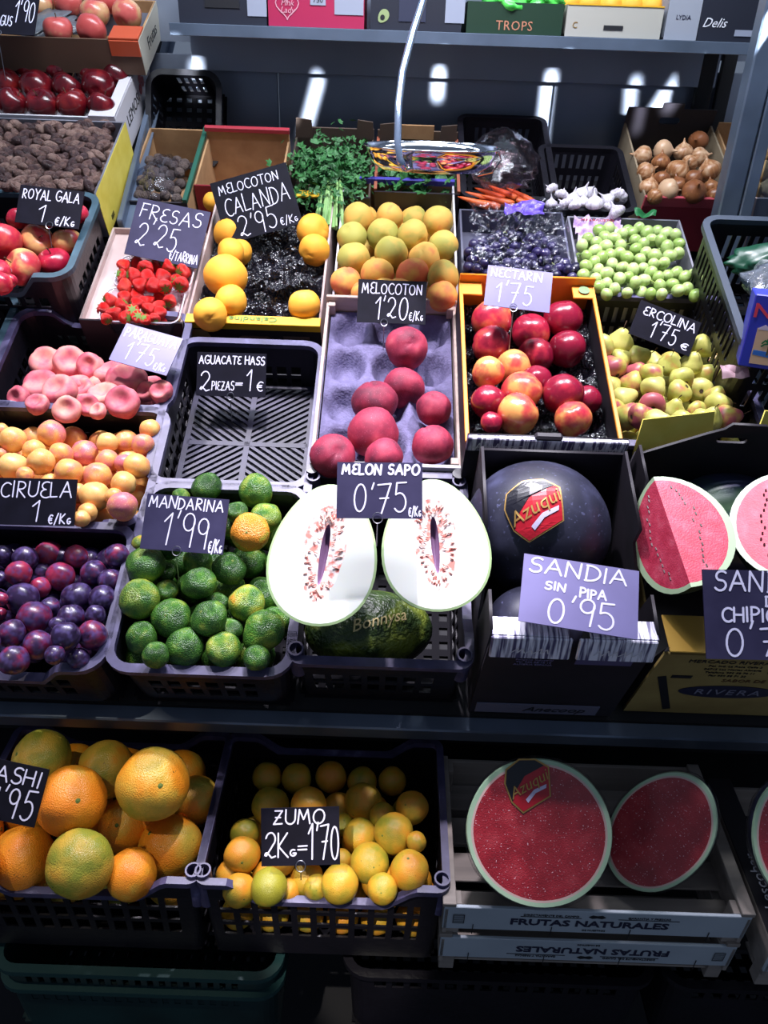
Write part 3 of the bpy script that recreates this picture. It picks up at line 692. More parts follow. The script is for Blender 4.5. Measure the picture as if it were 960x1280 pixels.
pile('mandarin', 'mandarin', 'mandarin', 'green mandarin', 'mandarin crate', [
 (455,105,72),(675,120,78,0,.55),(590,215,52),(715,240,72,-10,.5),(650,305,88,40,1.02),(160,350,35,0,.7),(187,450,88,0,.35),(160,600,92,0,.45),(275,565,55,-60,.55),(415,435,65,-60,.3),(420,530,78,0,.45),(555,465,75,-30,.2),(632,620,82,0,.62),(300,685,88,0,.4),(468,685,84,0,.35),(710,745,100,0,.45),(165,770,72,-50,.35),(360,815,88,0,.4),(230,850,60,-10,.3),(530,825,80,0,.55),(680,860,62,-60,.3),(345,145,42,-20,.45),(560,270,55,-80,.5),(270,480,50,-120,.3),(500,620,55,-160,.3),(560,740,55,-160,.3),(240,260,60,-40,.4),(290,370,60,-80,.3),(450,250,70,-80,.3)],
 (130, 580, 3.556), w=.0, adj=lambda a: 'orange-topped green' if a > .9 else 'yellowish-green' if a > .52 else 'deep green' if a < .36 else 'green', alph=(.3, .55), ofn=mand_R, dmax=.07)
def flat_R(i, p, q):
    return orient((q.uniform(-.5, .5), q.uniform(-1.1, -.1), q.uniform(.5, 1)), q.uniform(0, 6))
pile('flat_peach', 'flat_peach', 'peach', 'flat peach', 'behind PARAGUAYA sign', [
 (220,890,77),(337,895,81,10),(435,910,64),(200,1010,90),(285,1030,82,6),(395,1030,68),(88,1065,57),(180,1095,55),(320,1120,68),(530,950,77),(610,985,99,5),(500,1060,82),(590,1085,82,10),(705,1035,53),(775,1035,55),(470,1130,44),(420,1100,55,-40)],
 (0, 220, 3.84), w=-.01, adj=lambda a: 'pale pink flat peach' if a > .5 else 'rosy flat peach', ofn=flat_R, alph=(.35, .8), dmax=.04)
pile('pear', 'pear', 'pear', 'pear', 'pear crate', [
 (465,485,37),(518,468,40,0,.6),(572,518,38),(492,550,40,0,.1),(665,538,36,8,.7),(732,535,36,8,.7),(762,490,36),(487,607,38),(547,598,38),(520,525,34),(560,565,34,0,.0),(615,570,38),(695,582,38),(777,580,40),(620,610,38),(690,628,38),(755,620,38),(530,642,38),(610,660,40,0,.1),(678,675,34,8,.6),(815,665,42,0,.6),(535,695,42),(580,695,38,0,.25),(632,714,40),(705,712,36),(755,715,38),(742,680,30),(495,670,34),(845,700,40,0,.3),(800,640,35),(470,680,30),(790,700,36)],
 (560, 230, 2.4), w=.0, adj=lambda a: 'reddish' if a < .2 else 'yellow-green' if a > .5 else 'pale yellow', alph=(.4, .75), k=.85, dmax=.05,
 ofn=lambda i, p, q: orient((.1 * (i % 3 - 1), -.25, 1), i) if i in (1, 4, 5, 19) else orient((1, -.3, .5)) if i == 28 else orient((q.uniform(-1, 1), q.uniform(-.4, 1), q.uniform(-.5, .5)), q.uniform(0, 6)))

# --- carton helper on the slope
def slope_carton(name, label, u0, u1, v0, v1, w, H, out, **kw): return carton(name, label, TS((u0 + u1) / 2, v0, w), u1 - u0, v1 - v0, H, out, **kw)
def tray_liner(parent, W, D, m, nx, ny, z, depth, crumple=0, name='tray_liner', seed=1):
    """moulded tray with rows of round pockets"""
    gx, gy = nx * 10, ny * 10; V = []; Fc = []
    for j in range(gy + 1):
        for i in range(gx + 1):
            x = -W / 2 + W * i / gx; y = D * j / gy; row = min(ny - 1, int(y / D * ny)); off = 0
            fx = (i / 10) % 1 - .5; fy = (j / 10) % 1 - .5; rr = sqrt(fx * fx + fy * fy) / .46
            dz = -depth * min(1, (1 - rr) * 2.6) if rr < 1 else 0
            if crumple: dz += crumple * (noise.noise(Vector((x * 60, y * 60, seed))) + .6 * noise.noise(Vector((x * 150, y * 150, seed))))
            V.append((x, y, z + dz))
    for j in range(gy):
        for i in range(gx): a = j * (gx + 1) + i; Fc.append((a, a + 1, a + gx + 2, a + gx + 1))
    return link(name, pmesh(V, Fc), m, parent, None, smooth=True)
# sandia box (front, watermelon)
sb = slope_carton('watermelon_box', 'black corrugated box with silvery striped front band holding two dark watermelons', .168, .428, -.012, .36, .14, .32, black_board,
   front=[(-.13, -.32), (.13, -.32), (.128, -.035), (-.128, -.035)], back=[(-.13, -.32), (.13, -.32), (.13, -.01), (-.13, -.01)],
   sideh=[(.005, -.32), (.367, -.32), (.367, 0), (.2, .0), (.2, -.04), (.12, -.06), (.1, -.14), (.09, -.14), (.08, -.005), (.005, -.01)])
link('foil_band', boxes([(-.066, -.006, -.03, .124, .006, .044, R3(-.35, 'X')), (.066, -.006, -.03, .12, .006, .044, R3(-.35, 'X'))], .002), foil, sb)
link('foil_flap', boxes([(-.068, .02, -.012, .118, .034, .003, R3(-.12, 'X')), (.075, .02, -.012, .105, .034, .003, R3(-.12, 'X'))], .001), foil, sb)
for x, ln in ((-.07, 5), (.06, 6)):
    q = rng('scr', x); pl = [[(x + i * .012 - .03, -.044), (x + i * .012 - .022 + q.uniform(0, .006), -.02 - q.uniform(0, .006)), (x + i * .012 - .016, -.04)] for i in range(ln)]
    link('printed_script', strokes_mesh([[(a, b + .03) for a, b in p] for p in pl], .0022), whiteink, sb, upright(-.0115) @ T3((0, -.03, 0)))
link('shipping_label', boxes([(.06, -.002, -.078, .09, .002, .028)]), mat('violet_label', '#57527a', .5), sb)
for k in range(4): printed(['FRUTAS DEL SUR S.L.', 'Poligono Industrial', 'Tel. 950 38 12 10', 'ALMERIA ESPANA'][k], .008, sb, upright(-.0015) @ T3((-.05, -.075 - .009 * k, 0)), mat('violet_ink', '#77719a', .6), 'small_print')
link('label_strip', boxes([(-.01, -.002, -.29, .22, .002, .04)]), mat('grey_label', '#6a6a80', .5), sb)
printed('Anecoop', .03, sb, upright(-.0035) @ T3((.02, -.29, 0)), ink, 'printed_script', shear=.4)
# box end behind it (nectarine front) is separate, see below
rind_dark = mat('dark_rind', stops=[(.3, '#1c1d2a'), (.55, '#2b2c3e'), (.75, '#434560')], scale=14, detail=6, rough=.42, rnd=0, specks=('#4a4d6a', 160, .66, .1))
def melon(name, label, px, py, r, w=None, zc=None, sc=(1, 1, 1), R=None, m=rind_dark, cat='watermelon'):
    c = at(px, py, w) if w is not None else atz(px, py, zc)
    me = ball(sc[0], sc[1], sc[2], lump=.012, ls=1, nu=48, nv=30)
    for v in me.vertices: v.co *= r
    o = link(name, me, m, None, Matrix.Translation(c) @ (R or Matrix()), smooth=True)
    return tag(o, label, cat)
def emblem(parent, size, M, wrap=None, txt='Azuqui'):
    """shield sticker: black head, red body, gold edge; wrap = function mapping local xy to surface"""
    out = [(-.5, .1), (-.42, .38), (-.1, .55), (.25, .5), (.5, .3), (.46, 0), (.42, -.3), (.1, -.42), (-.22, -.55), (-.42, -.3)]
    def grid(fill, z):
        me = shape([(x * size, y * size) for x, y in fill], [], .0002)
        bm = bmesh.new(); bm.from_mesh(me); bmesh.ops.triangulate(bm, faces=bm.faces[:]); bmesh.ops.subdivide_edges(bm, edges=bm.edges[:], cuts=3, use_grid_fill=True)
        for v in bm.verts: v.co.z += z
        if wrap:
            for v in bm.verts: v.co = wrap(v.co)
        return bm_mesh(bm)
    st = link('emblem_sticker', grid([(x * 1.07, y * 1.07) for x, y in out], .0006), goldink, parent, M)
    def sub(nm, me, m, lvl=st):
        return link(nm, me, m, lvl)
    sub('red_field', grid(out, .0012), mat('emblem_red', '#a81828', .3))
    sub('black_field', grid([(-.5, .1), (-.42, .38), (-.1, .55), (.25, .5), (.42, .36), (-.05, .2), (-.32, -.1), (-.42, -.3)], .0018), mat('emblem_black', '#12121c', .3))
    me = text_mesh(txt, size * .34, .0002, .3)
    bm = bmesh.new(); bm.from_mesh(me); bmesh.ops.rotate(bm, verts=bm.verts, cent=(0, 0, 0), matrix=Matrix.Rotation(.35, 3, 'Z'))
    for v in bm.verts:
        v.co.z += .0026
        if wrap: v.co = wrap(v.co)
    sub('printed_name', bm_mesh(bm), goldink)
    sub('ribbon', grid([(-.12, -.3), (.1, -.12), (.4, -.04), (.38, -.12), (.12, -.2), (-.08, -.38)], .0022), mat('emblem_white', '#b9b4d0', .4))
    return st
def sphere_wrap(r):
    return lambda v: Vector((v.x, v.y, r)).normalized() * (r + v.z)
wm = melon('watermelon', 'large whole dark watermelon with red shield sticker behind the SANDIA SIN PIPA sign', 672, 660, .128, w=.055, sc=(1.0, .95, .9), R=MS.to_4x4())
bpy.context.view_layer.update()
d = (wm.matrix_world.inverted().to_3x3() @ (at(668, 632, .18) - wm.matrix_world.translation)).normalized()
Rm = (d.to_track_quat('Z', 'Y').to_matrix() @ Matrix.Rotation(.8, 3, 'Z')).to_4x4()
emblem(wm, .1, Rm, sphere_wrap(.1255))
wm2 = melon('watermelon', 'second dark watermelon half hidden by the SANDIA SIN PIPA sign at box front', 668, 782, .072, w=.035, sc=(1.1, 1, .9))
# rivera box right
rb = slope_carton('watermelon_box', 'ochre cardboard box with dark inside holding watermelon wedges, oval printed badge on front', .455, .80, 0, .385, .10, .28, ochre_board, inn=black_board,
   front=[(-.1725, -.28), (.1725, -.28), (.1725, -.035), (-.1725, -.035)], fm=ochre_board,
   back=[(-.1725, -.28), (.1725, -.28), (.1725, .015), (.07, .065), (.05, .07), (.035, .09), (-.025, .092), (-.035, .078), (-.06, .065), (-.16, .005), (-.1725, .005)], hole_back=(-.012, .05, .055, .014), bm_=black_board,
   sideh=[(.005, -.28), (.38, -.28), (.38, .03), (.3, .03), (.28, -.04), (.15, -.06), (.14, -.1), (.02, -.1), (.005, -.02)])
link('corner_flap', boxes([(-.128, .036, -.032, .075, .07, .003, R3(-.1, 'X'))], .001), gold_flap, rb)
link('side_flap', boxes([(-.178, .12, -.16, .004, .2, .2)], .001), ochre_board, rb)
for ol in ([(-.1725, -.02), (-.03, -.02), (-.04, .07), (-.165, .05)], [(.04, -.02), (.1725, -.02), (.172, .06), (.05, .075)]): link('top_flap', shape(ol, [], .004), light_yellow, rb, upright(.392) @ R3(-.5, 'X') @ T3((0, .01, 0)))
for k, (s, h) in enumerate([('MERCADO RIVERA, S.L.', .016), ('Pol. Ind. La Rosa Calle 2', .009), ('04715 Las Norias Almeria', .009), ('Telefono 950 58 70 11', .009), ('Fax 950 58 71 22', .009)]):
    printed(s, h, rb, upright(-.0008) @ T3((-.045, -.056 - .0125 * k - (.003 if k else 0), 0)), ink, 'small_print')
printed('SABOR DE CAMPO', .016, rb, upright(-.0008) @ T3((.02, -.128, 0)), mat('brown_ink', '#5a3a1c', .6), 'small_print')
link('hand_slot', shape(slot(.06, -.09, .09, .014), [], .0006), ink, rb, upright(-.0008))
ov = shape([(-.02 + .085 * cos(2 * pi * i / 32), -.175 + .026 * sin(2 * pi * i / 32)) for i in range(32)], [], .0008)
link('oval_badge', ov, mat('navy_ink', '#1a1c38', .6), rb, upright(-.001)); printed('RIVERA', .03, rb, upright(-.0022) @ T3((-.02, -.175, 0)), mat('badge_text', '#7a7a90', .6), spacing=1.25)
link('printed_stripe', boxes([(-.125, -.0006, -.19, .014, .0012, .15, R3(-.35, 'Y')), (-.118, -.0006, -.118, .034, .0012, .01)]), ink, rb)
mottled = mat('mottled_rind', stops=[(.3, '#20243a'), (.5, '#2f3550'), (.62, '#34523a'), (.75, '#4a6a3c')], scale=9, rough=.35, rnd=0)
melon('watermelon', 'whole dark watermelon with greenish patch behind the cut wedges', 908, 652, .1, w=.0, sc=(1.15, .95, .88), R=MS.to_4x4(), m=mottled)
flesh = mat('melon_flesh', stops=[(.3, '#c8304e'), (.55, '#dc4662'), (.75, '#e86c80')], scale=45, detail=6, rough=.5, rnd=0, bump=.1, bscale=350, sss=.1)
flesh_dark = mat('wrapped_flesh', stops=[(.3, '#861420'), (.55, '#9c1e2a'), (.75, '#b03840')], scale=28, detail=6, rough=.35, rnd=0, bump=.25, bscale=500, coat=.5, specks=('#e0b4bc', 420, .70, .04))  # pale specks paint the film's glints into the flesh colour
pale_rind = mat('pale_rind', '#b9cfa8', .4); green_rind = mat('green_rind', stops=[(.4, '#16301c'), (.6, '#2c5030')], scale=5, rough=.35, rnd=0)
seed_mat = mat('melon_seed', '#3a1418', .4)
def wedge(label, M, a, r, ang0, ang1, seeds=True):
    """slice of an ellipsoid: ridge along local Z, cut faces at angles ang0, ang1 (measured in XY)"""
    rt = root('watermelon_wedge', label, 'watermelon', M, 'cut watermelon wedges'); n = 20
    rings = [(0, 0.0), (1, .86), (2, .93), (3, 1.0)]
    def P(t, k, ang): return Vector((r * k * sin(t) * cos(ang), r * k * sin(t) * sin(ang), a * (k if k > .9 else .9 + .0) * cos(t)))
    for ang in (ang0, ang1):
        V = []; Fc = []; m = 8
        for i in range(n + 1):
            t = pi * i / n
            for j in range(m + 1): k = .88 * j / m; V.append(Vector((r * k * sin(t) * cos(ang), r * k * sin(t) * sin(ang), a * .93 * cos(t))))
        for i in range(n):
            for j in range(m): q = i * (m + 1) + j; Fc.append((q, q + 1, q + m + 2, q + m + 1))
        link('flesh', pmesh(V, Fc), flesh, rt, smooth=True)
        V = []; Fc = []
        for i in range(n + 1):
            t = pi * i / n; V += [Vector((r * .88 * sin(t) * cos(ang), r * .88 * sin(t) * sin(ang), a * .93 * cos(t))), Vector((r * sin(t) * cos(ang), r * sin(t) * sin(ang), a * cos(t)))]
        for i in range(n): Fc.append((2 * i, 2 * i + 1, 2 * i + 3, 2 * i + 2))
        link('pale_rind', pmesh(V, Fc), pale_rind, rt)
        if seeds:
            q = rng(label, ang); bl = []
            for i in range(16):
                t = .6 + 1.9 * i / 16; k = .45 + q.uniform(-.05, .08); off = .0006
                nn = Vector((-sin(ang), cos(ang), 0)) * (-1 if ang == ang1 else 1)
                p = Vector((r * k * sin(t) * cos(ang), r * k * sin(t) * sin(ang), a * .93 * cos(t))) - nn * off * 0
                bl.append((p.x, p.y, p.z, .0022, .0022, .0055))
            link('seeds', boxes(bl), seed_mat, rt, kind='stuff')
    V = []; Fc = []; m = 16
    for i in range(n + 1):
        t = pi * i / n
        for j in range(m + 1): ag = ang0 + (ang1 - ang0) * j / m; V.append((r * sin(t) * cos(ag), r * sin(t) * sin(ag), a * cos(t)))
    for i in range(n):
        for j in range(m): q = i * (m + 1) + j; Fc.append((q, q + 1, q + m + 2, q + m + 1))
    link('rind', pmesh(V, Fc), green_rind, rt, smooth=True)
    return rt
def frame_px(p_top, p_bot, z_top, z_bot, back=(0, 1, 0)):
    a = atz(*p_top, z_top); b = atz(*p_bot, z_bot); Z = (a - b); L = Z.length; Z.normalize(); Y = Vector(back) - Z * Vector(back).dot(Z); Y.normalize(); X = Y.cross(Z)
    return Matrix.Translation((a + b) / 2) @ Matrix((X, Y, Z)).transposed().to_4x4(), L / 2
M_, a_ = frame_px((817, 596), (864, 734), 1.33, 1.21)
wedge('red watermelon wedge with pale rind, standing whole in the ochre box', M_, a_, .098, rad(8), rad(122))
M_, a_ = frame_px((985, 590), (990, 725), 1.33, 1.21)
wedge('red watermelon wedge cut off by the right edge of the view', M_, a_, .09, rad(20), rad(135))

# --- melon halves
m_flesh = mat('white_melon_flesh', stops=[(.3, '#e4e8de'), (.7, '#eef0e8')], scale=3, rough=.4, rnd=0, sss=.15)
m_edge = mat('melon_green_edge', '#a8c48c', .45); m_rind = mat('toad_skin_rind', stops=[(.36, '#16240f'), (.5, '#2c4018'), (.64, '#76842c')], scale=16, detail=6, rough=.45, rnd=0, bump=.4, bscale=120)
m_pink = mat('melon_core', stops=[(.38, '#dd8478'), (.47, '#ecc4bc'), (.53, '#f2ece8')], scale=90, detail=4, rough=.4, rnd=0)
m_cav = mat('melon_cavity', '#8a6a8c', .5); m_seed = mat('pale_seed', '#dfa898', .5)
def egg(t, a, b, k=.17):  # outline, t from top
    return b * sin(t) * (1 - k * cos(t)), a * cos(t)
def half_melon(label, M, a, b, depth, tilt_core=.0, seed=0):
    rt = root('half_melon', label, 'melon', M, 'cut toad-skin melon halves'); n = 48
    # face: rings from centre out, cavity carved around centre; local XY face plane, +Z towards the viewer
    def ring(k, ca, cb, mixk, i):
        t = 2 * pi * i / n; ox, oy = egg(t, a, b); cx, cy = cb * sin(t) * (1 + .15 * cos(3 * t)), ca * cos(t)
        return Vector((cx + (ox - cx) * mixk, cy + (oy - cy) * mixk, 0))
    ca, cb = a * .70, b * .42
    Rz = Matrix.Rotation(tilt_core, 3, 'Z')
    def core(k, i): t = 2 * pi * i / n; w_ = 1 + .1 * noise.noise(Vector((cos(t) * 3, sin(t) * 3, seed))); return Rz @ Vector((cb * k * sin(t) * w_ * (.75 + .35 * cos(t * .5) ** 2), ca * (k * .35 + .65 if k < 1 else 1) * cos(t) * (1 if k >= 1 else k * .3 + .7), 0))
    V = []; Fc = []; L = 7
    for j in range(L):
        m_ = j / (L - 1)
        for i in range(n):
            t = 2 * pi * i / n; ox, oy = egg(t, a * .965, b * .955); c = core(1, i); V.append(Vector((c.x + (ox - c.x) * m_, c.y + (oy - c.y) * m_, -.002 * (1 - m_) ** 3)))
    for j in range(L - 1):
        for i in range(n): Fc.append((j * n + i, (j + 1) * n + i, (j + 1) * n + (i + 1) % n, j * n + (i + 1) % n))
    link('flesh', pmesh(V, Fc), m_flesh, rt, smooth=True)
    V = []; Fc = []
    for i in range(n):
        t = 2 * pi * i / n
        for kx, ky, z in ((.955, .965, 0), (1, 1, -.001)): ox, oy = egg(t, a * ky, b * kx); V.append((ox, oy, z))
    for i in range(n): Fc.append((2 * i, 2 * i + 1, 2 * ((i + 1) % n) + 1, 2 * ((i + 1) % n)))
    link('rind_edge', pmesh(V, Fc), m_edge, rt)
    V = []; Fc = []; L = 6      # seed-bearing core sinking to the cavity
    for j in range(L):
        k = 1 - .80 * j / (L - 1)
        for i in range(n):
            c = core(1, i); q = Vector((c.x * k, c.y * (1 - .38 * (j / (L - 1))), 0)); q.z = -.002 - .006 * (j / (L - 1)) + .0009 * noise.noise(q * 260) * (1 if 0 < j < L - 1 else 0); V.append(q)
    for j in range(L - 1):
        for i in range(n): Fc.append((j * n + i, j * n + (i + 1) % n, (j + 1) * n + (i + 1) % n, (j + 1) * n + i))
    link('seed_core', pmesh(V, Fc), m_pink, rt, smooth=True)
    V = [Vector(v) for v in V[(L - 1) * n:]]; k = len(V); V += [Vector((v.x * .5, v.y * .7, -.03)) for v in V]; Fc = [(i, (i + 1) % n, k + (i + 1) % n, k + i) for i in range(n)] + [tuple(range(k, 2 * k))]
    link('cavity', pmesh(V, Fc), m_cav, rt, smooth=True)
    q = rng('seeds', seed); bm = bmesh.new()
    for i in range(90):
        t = q.uniform(0, 2 * pi); kk = q.uniform(.35, .9); c = core(1, int(t / 2 / pi * n) % n)
        Mx = T3((c.x * kk, c.y * (.62 + .38 * kk) * .95, -.004 * (1 - kk) - .001)) @ Matrix.Rotation(-t + q.uniform(-.5, .5), 4, 'Z') @ Matrix.Diagonal((.0014, .0042, .0014, 1))
        bmesh.ops.create_icosphere(bm, subdivisions=1, radius=1, matrix=Mx)
    link('seeds', bm_mesh(bm), m_seed, rt, kind='stuff', smooth=True)
    V = []; Fc = []; L = 10
    for j in range(L + 1):
        ph = pi / 2 * j / L
        for i in range(n):
            t = 2 * pi * i / n; ox, oy = egg(t, a * cos(ph), b * cos(ph)); V.append((ox, oy, -.001 - depth * sin(ph)))
    for j in range(L):
        for i in range(n): Fc.append((j * n + i, (j + 1) * n + i, (j + 1) * n + (i + 1) % n, j * n + (i + 1) % n))
    link('rind', pmesh(V, Fc), m_rind, rt, smooth=True)
    return rt
def face_frame(px, py, zc, elev, az, roll):
    n = Vector((sin(rad(az)) * cos(rad(elev)), -cos(rad(az)) * cos(rad(elev)), sin(rad(elev)))); X = Vector((0, 0, 1)).cross(n).normalized(); Y = n.cross(X)
    return Matrix.Translation(atz(px, py, zc)) @ Matrix((X, Y, n)).transposed().to_4x4() @ R3(rad(roll), 'Z')
half_melon('white-fleshed melon half with pink seed core, beside the mandarins', face_frame(404, 692, 1.26, 44, -4, -3), .116, .087, .08, -.05, 1)
half_melon('white-fleshed melon half with orange seed core, beside the whole watermelon', face_frame(545, 680, 1.27, 44, 5, 2), .109, .088, .08, .04, 2)
gm = melon('whole_melon', 'dark green and yellow whole melon in the crate below the cut halves', 462, 788, .075, w=-.06, sc=(1.55, .95, .95), R=R3(.25, 'Z') @ R3(.1, 'Y'), m=m_rind, cat='melon')
def gw(v):  # wrap script onto the melon
    p = Vector((v.x, v.y, 0)); return Vector((p.x, p.y, .0725 * sqrt(max(.02, 1 - (p.x / .116) ** 2 - (p.y / .071) ** 2)) + v.z))
me = text_mesh('Bonnysa', .03, .0004, .35)
bm = bmesh.new(); bm.from_mesh(me); bmesh.ops.rotate(bm, verts=bm.verts, cent=(0, 0, 0), matrix=Matrix.Rotation(.18, 3, 'Z'))
for v in bm.verts: v.co.z += .001; v.co = gw(v.co)
dl = gm.matrix_world.inverted().to_3x3() @ (CAMP - gm.matrix_world.translation).normalized()
lo = link('printed_name', bm_mesh(bm), mat('gold_script', '#b8a878', .4), gm, Matrix.Rotation(rad(38), 4, 'X'))
# hidden lower layers that show through the gaps
under('dark_plum', 'dark_plum', 'plum', 'underlying dark plum in plum crate', 'plums in the lower layer', -.80, -.47, .0, .23, -.055, .026, 7, 5, .3)
under('orange_plum', 'yellow_plum', 'plum', 'underlying yellow plum behind CIRUELA sign', 'yellow plums in the lower layer', -.80, -.465, .285, .515, -.055, .026, 7, 5, .5)
under('mandarin', 'mandarin', 'mandarin', 'underlying mandarin in mandarin crate', 'mandarins in the lower layer', -.43, -.17, .0, .32, -.068, .034, 4, 5, .35)
under('pear', 'pear', 'pear', 'underlying pear in pear crate', 'pears in the lower layer', .50, .76, .53, .83, -.07, .026, 6, 6, .5)
under('flat_peach', 'flat_peach', 'peach', 'underlying flat peach in dipped crate', 'flat peaches in the lower layer', -.78, -.5, .56, .68, -.06, .035, 5, 2, .5)

# ================================================================== SECOND AND THIRD ROW CARTONS
# peach wood crate with pulp tray
wood = mat('pale_poplar', stops=[(.3, '#a8928a'), (.7, '#c4b0a4')], scale=3, stretch=(1, 12, 12), rough=.7, rnd=0)
wood_grey = mat('grey_poplar', stops=[(.3, '#7a726c'), (.7, '#988e86')], scale=3, stretch=(1, 12, 12), rough=.75, rnd=0)
pc = root('wooden_crate', 'pale wooden crate with grey pulp tray and eight red peaches under the MELOCOTON sign', 'crate', TS(0, .405, .012))
link('front_board', boxes([(0, .004, -.04, .296, .008, .08)], .001), white_board, pc)
link('back_board', boxes([(0, .475, -.04, .296, .008, .11)], .001), wood, pc)
for x in (-.144, .144):
    link('side_board', boxes([(x, .24, -.04, .007, .47, .08)], .001), wood, pc)
    for y in (.016, .464): link('corner_post', boxes([(x * .94, y, -.04, .016, .016, .085)], .001), wood, pc)
link('base_board', boxes([(0, .24, -.085, .296, .47, .006)], .001), wood, pc)
pulp = mat('grey_pulp', stops=[(.3, '#5c5678'), (.7, '#6d678c')], scale=60, rough=.85, rnd=0, bump=.2, bscale=200)
tl = tray_liner(pc, .274, .455, pulp, 3, 4, -.025, .045); tl.matrix_local = T3((0, .012, 0))
for x in (-.142, .142): link('ring_socket', tube([(x, -.012, -.02), (x, -.012, -.001)], .012, 16), black_plastic, pc)
pile('red_peach', 'red_peach', 'peach', 'fuzzy dark red peach', 'in grey pulp tray', [(750,125,62),(743,240,60),(828,298,52),(660,280,66,-5),(655,370,74),(825,402,60),(540,435,66),(685,440,58)], (180, 380, 2.286), w=.015, tilt=2, dmax=.03)
# nectarine box
nb = slope_carton('nectarine_box', 'cardboard nectarine box with orange rims and silvery striped front band', .146, .437, .385, .85, .1, .27, black_board,
  front=[(-.1455, -.27), (.1455, -.27), (.1455, .034), (-.1455, .034)], back=[(-.1455, -.27), (.1455, -.27), (.1455, .025), (-.1455, .025)], bm_=orange_board, inn=black_board)
link('foil_band', boxes([(0, -.004, .018, .291, .01, .036)], .002), foil, nb); link('carry_notch', boxes([(0, .0, .036, .05, .016, .014)], .004), black_board, nb)
for x in (-.09, .09): link('printed_script', strokes_mesh([[(x - .04 + i * .011, .008), (x - .033 + i * .011, .026), (x - .03 + i * .011, .010)] for i in range(7)] + [[(x - .045, .014), (x + .045, .02)]], .0022), whiteink, nb, upright(-.0105))
for x in (-.1425, .1425): link('orange_rim', boxes([(x, .235, .003, .008, .45, .006)], .001), orange_board, nb)
for x in (-.12, .12): link('corner_gusset', boxes([(x, .44, .004, .045, .04, .005)], .001), orange_board, nb)
link('round_label', disc(.012, .008, 16, .0005), mat('round_green_label', '#6a8a5a', .5), nb, T3((.122, .442, .002)))
blackfoil = mat('black_tray_film', stops=[(.3, '#0c0b10'), (.7, '#16141c')], scale=20, rough=.12, rnd=0, bump=.6, bscale=90)
tl = tray_liner(nb, .275, .44, blackfoil, 4, 6, -.05, .03, .006); tl.matrix_local = T3((0, .012, 0))
pile('nectarine', 'nectarine', 'nectarine', 'glossy nectarine', 'in orange-rimmed box', [(130,408,62,0,.6),(248,445,58,0,.4),(345,405,59,0,.15),(130,485,60,0,.4),(262,515,55,0,.25),(356,497,58,0,.05),(120,565,50,0,.8),(198,552,56,10,.72),(265,590,48,-20,.2),(120,655,54,0,.3),(220,622,62,10,.65),(345,633,64,0,.15),(415,650,46,-20,.1),(210,690,64,0,.75),(375,705,55,0,.6),(130,715,34,-20,.3)],
  (560, 230, 2.4), w=.095, adj=lambda a: 'orange-blushed nectarine' if a > .6 else 'red nectarine with yellow blush' if a > .35 else 'glossy deep red nectarine', tilt=2.5, dmax=.035)
# calanda box
cb = slope_carton('peach_box', 'kraft peach box with yellow printed front strip and mostly empty black trays', -.462, -.158, .812, 1.315, .0, .17, kraft_pink,
  front=[(-.152, -.17), (.152, -.17), (.152, 0), (-.152, 0)], back=[(-.152, -.17), (.152, -.17), (.152, .0), (-.152, .0)], fm=black_board, bm_=kraft, hole_front=(0, -.05, .075, .018))
link('yellow_strip', boxes([(0, .004, .0025, .304, .028, .004), (0, -.003, -.01, .304, .002, .02)], .001), yellow_board, cb)
link('yellow_strip', boxes([(0, .49, .004, .304, .026, .006)], .001), yellow_board, cb)
printed('Calandina', .022, cb, T3((0, .005, .0056)) @ R3(pi, 'Z'), green_ink, width=.11, bold=.0004); printed('Calandina', .022, cb, T3((.09, .49, .008)) @ R3(pi, 'Z'), green_ink, width=.1, bold=.0004)
link('shipping_label', boxes([(.095, -.001, -.055, .06, .002, .034)]), mat('brown_label', '#5a4a44', .6), cb)
link('kraft_corner', shape([(-.152, -.08), (-.09, -.08), (-.11, -.025), (-.152, -.025)], [], .001), kraft, cb, upright(-.0008))
tl = tray_liner(cb, .285, .48, blackfoil, 3, 5, -.035, .035, .009, seed=4); tl.matrix_local = T3((0, .012, 0))
fl = tray_liner(cb, .11, .10, blackfoil, 2, 2, 0, .012, .012, 'torn_liner', 9); fl.matrix_local = T3((.075, .13, .0)) @ R3(.5, 'Z') @ R3(.3, 'X')
pile('calanda_peach', 'calanda_peach', 'peach', 'large yellow peach', 'in yellow-edged box', [(155,197,54),(160,262,48,-10),(190,262,44,-14),(143,343,75),(160,430,57),(90,475,58),(442,190,58),(447,255,54),(413,443,56)], (230, 220, 2.743), w=.01, tilt=2, dmax=.05)
# melocoton box
mb = slope_carton('peach_box', 'kraft peach box with violet-blue top strips filled with yellow peaches', -.138, .156, .885, 1.378, .0, .17, white_board, inn=white_board, bm_=kraft, hole_back=(0, -.045, .08, .024), back=.0)
for b_ in ((0, .49, .004, .296, .012, .016), (0, .004, -.005, .296, .012, .013)): link('blue_strip', boxes([b_], .001), blue_board, mb)
pile('yellow_peach', 'yellow_peach', 'peach', 'yellow peach', 'in blue-edged peach box', [(597,148,55,0,.5),(705,140,47,0,.7),(872,155,52,0,.55),(577,210,52,0,.15),(682,202,56,0,.4),(785,205,54,0,.5),(888,240,54,0,.3),(582,285,58,0,.2),(710,262,58,0,.25),(824,282,54,0,.6),(557,365,54,0,.8),(663,338,58,0,.6),(785,340,58,0,.85),(888,345,56,0,.35),(885,412,54,0,.8),(612,402,40,-10,.7),(740,400,50,-10,.7),(690,400,50,-20,.6)],
  (230, 220, 2.743), w=.01, adj=lambda a: 'orange-red yellow peach' if a > .7 else 'golden yellow peach' if a > .4 else 'greenish yellow peach', tilt=2.2, dmax=.045)
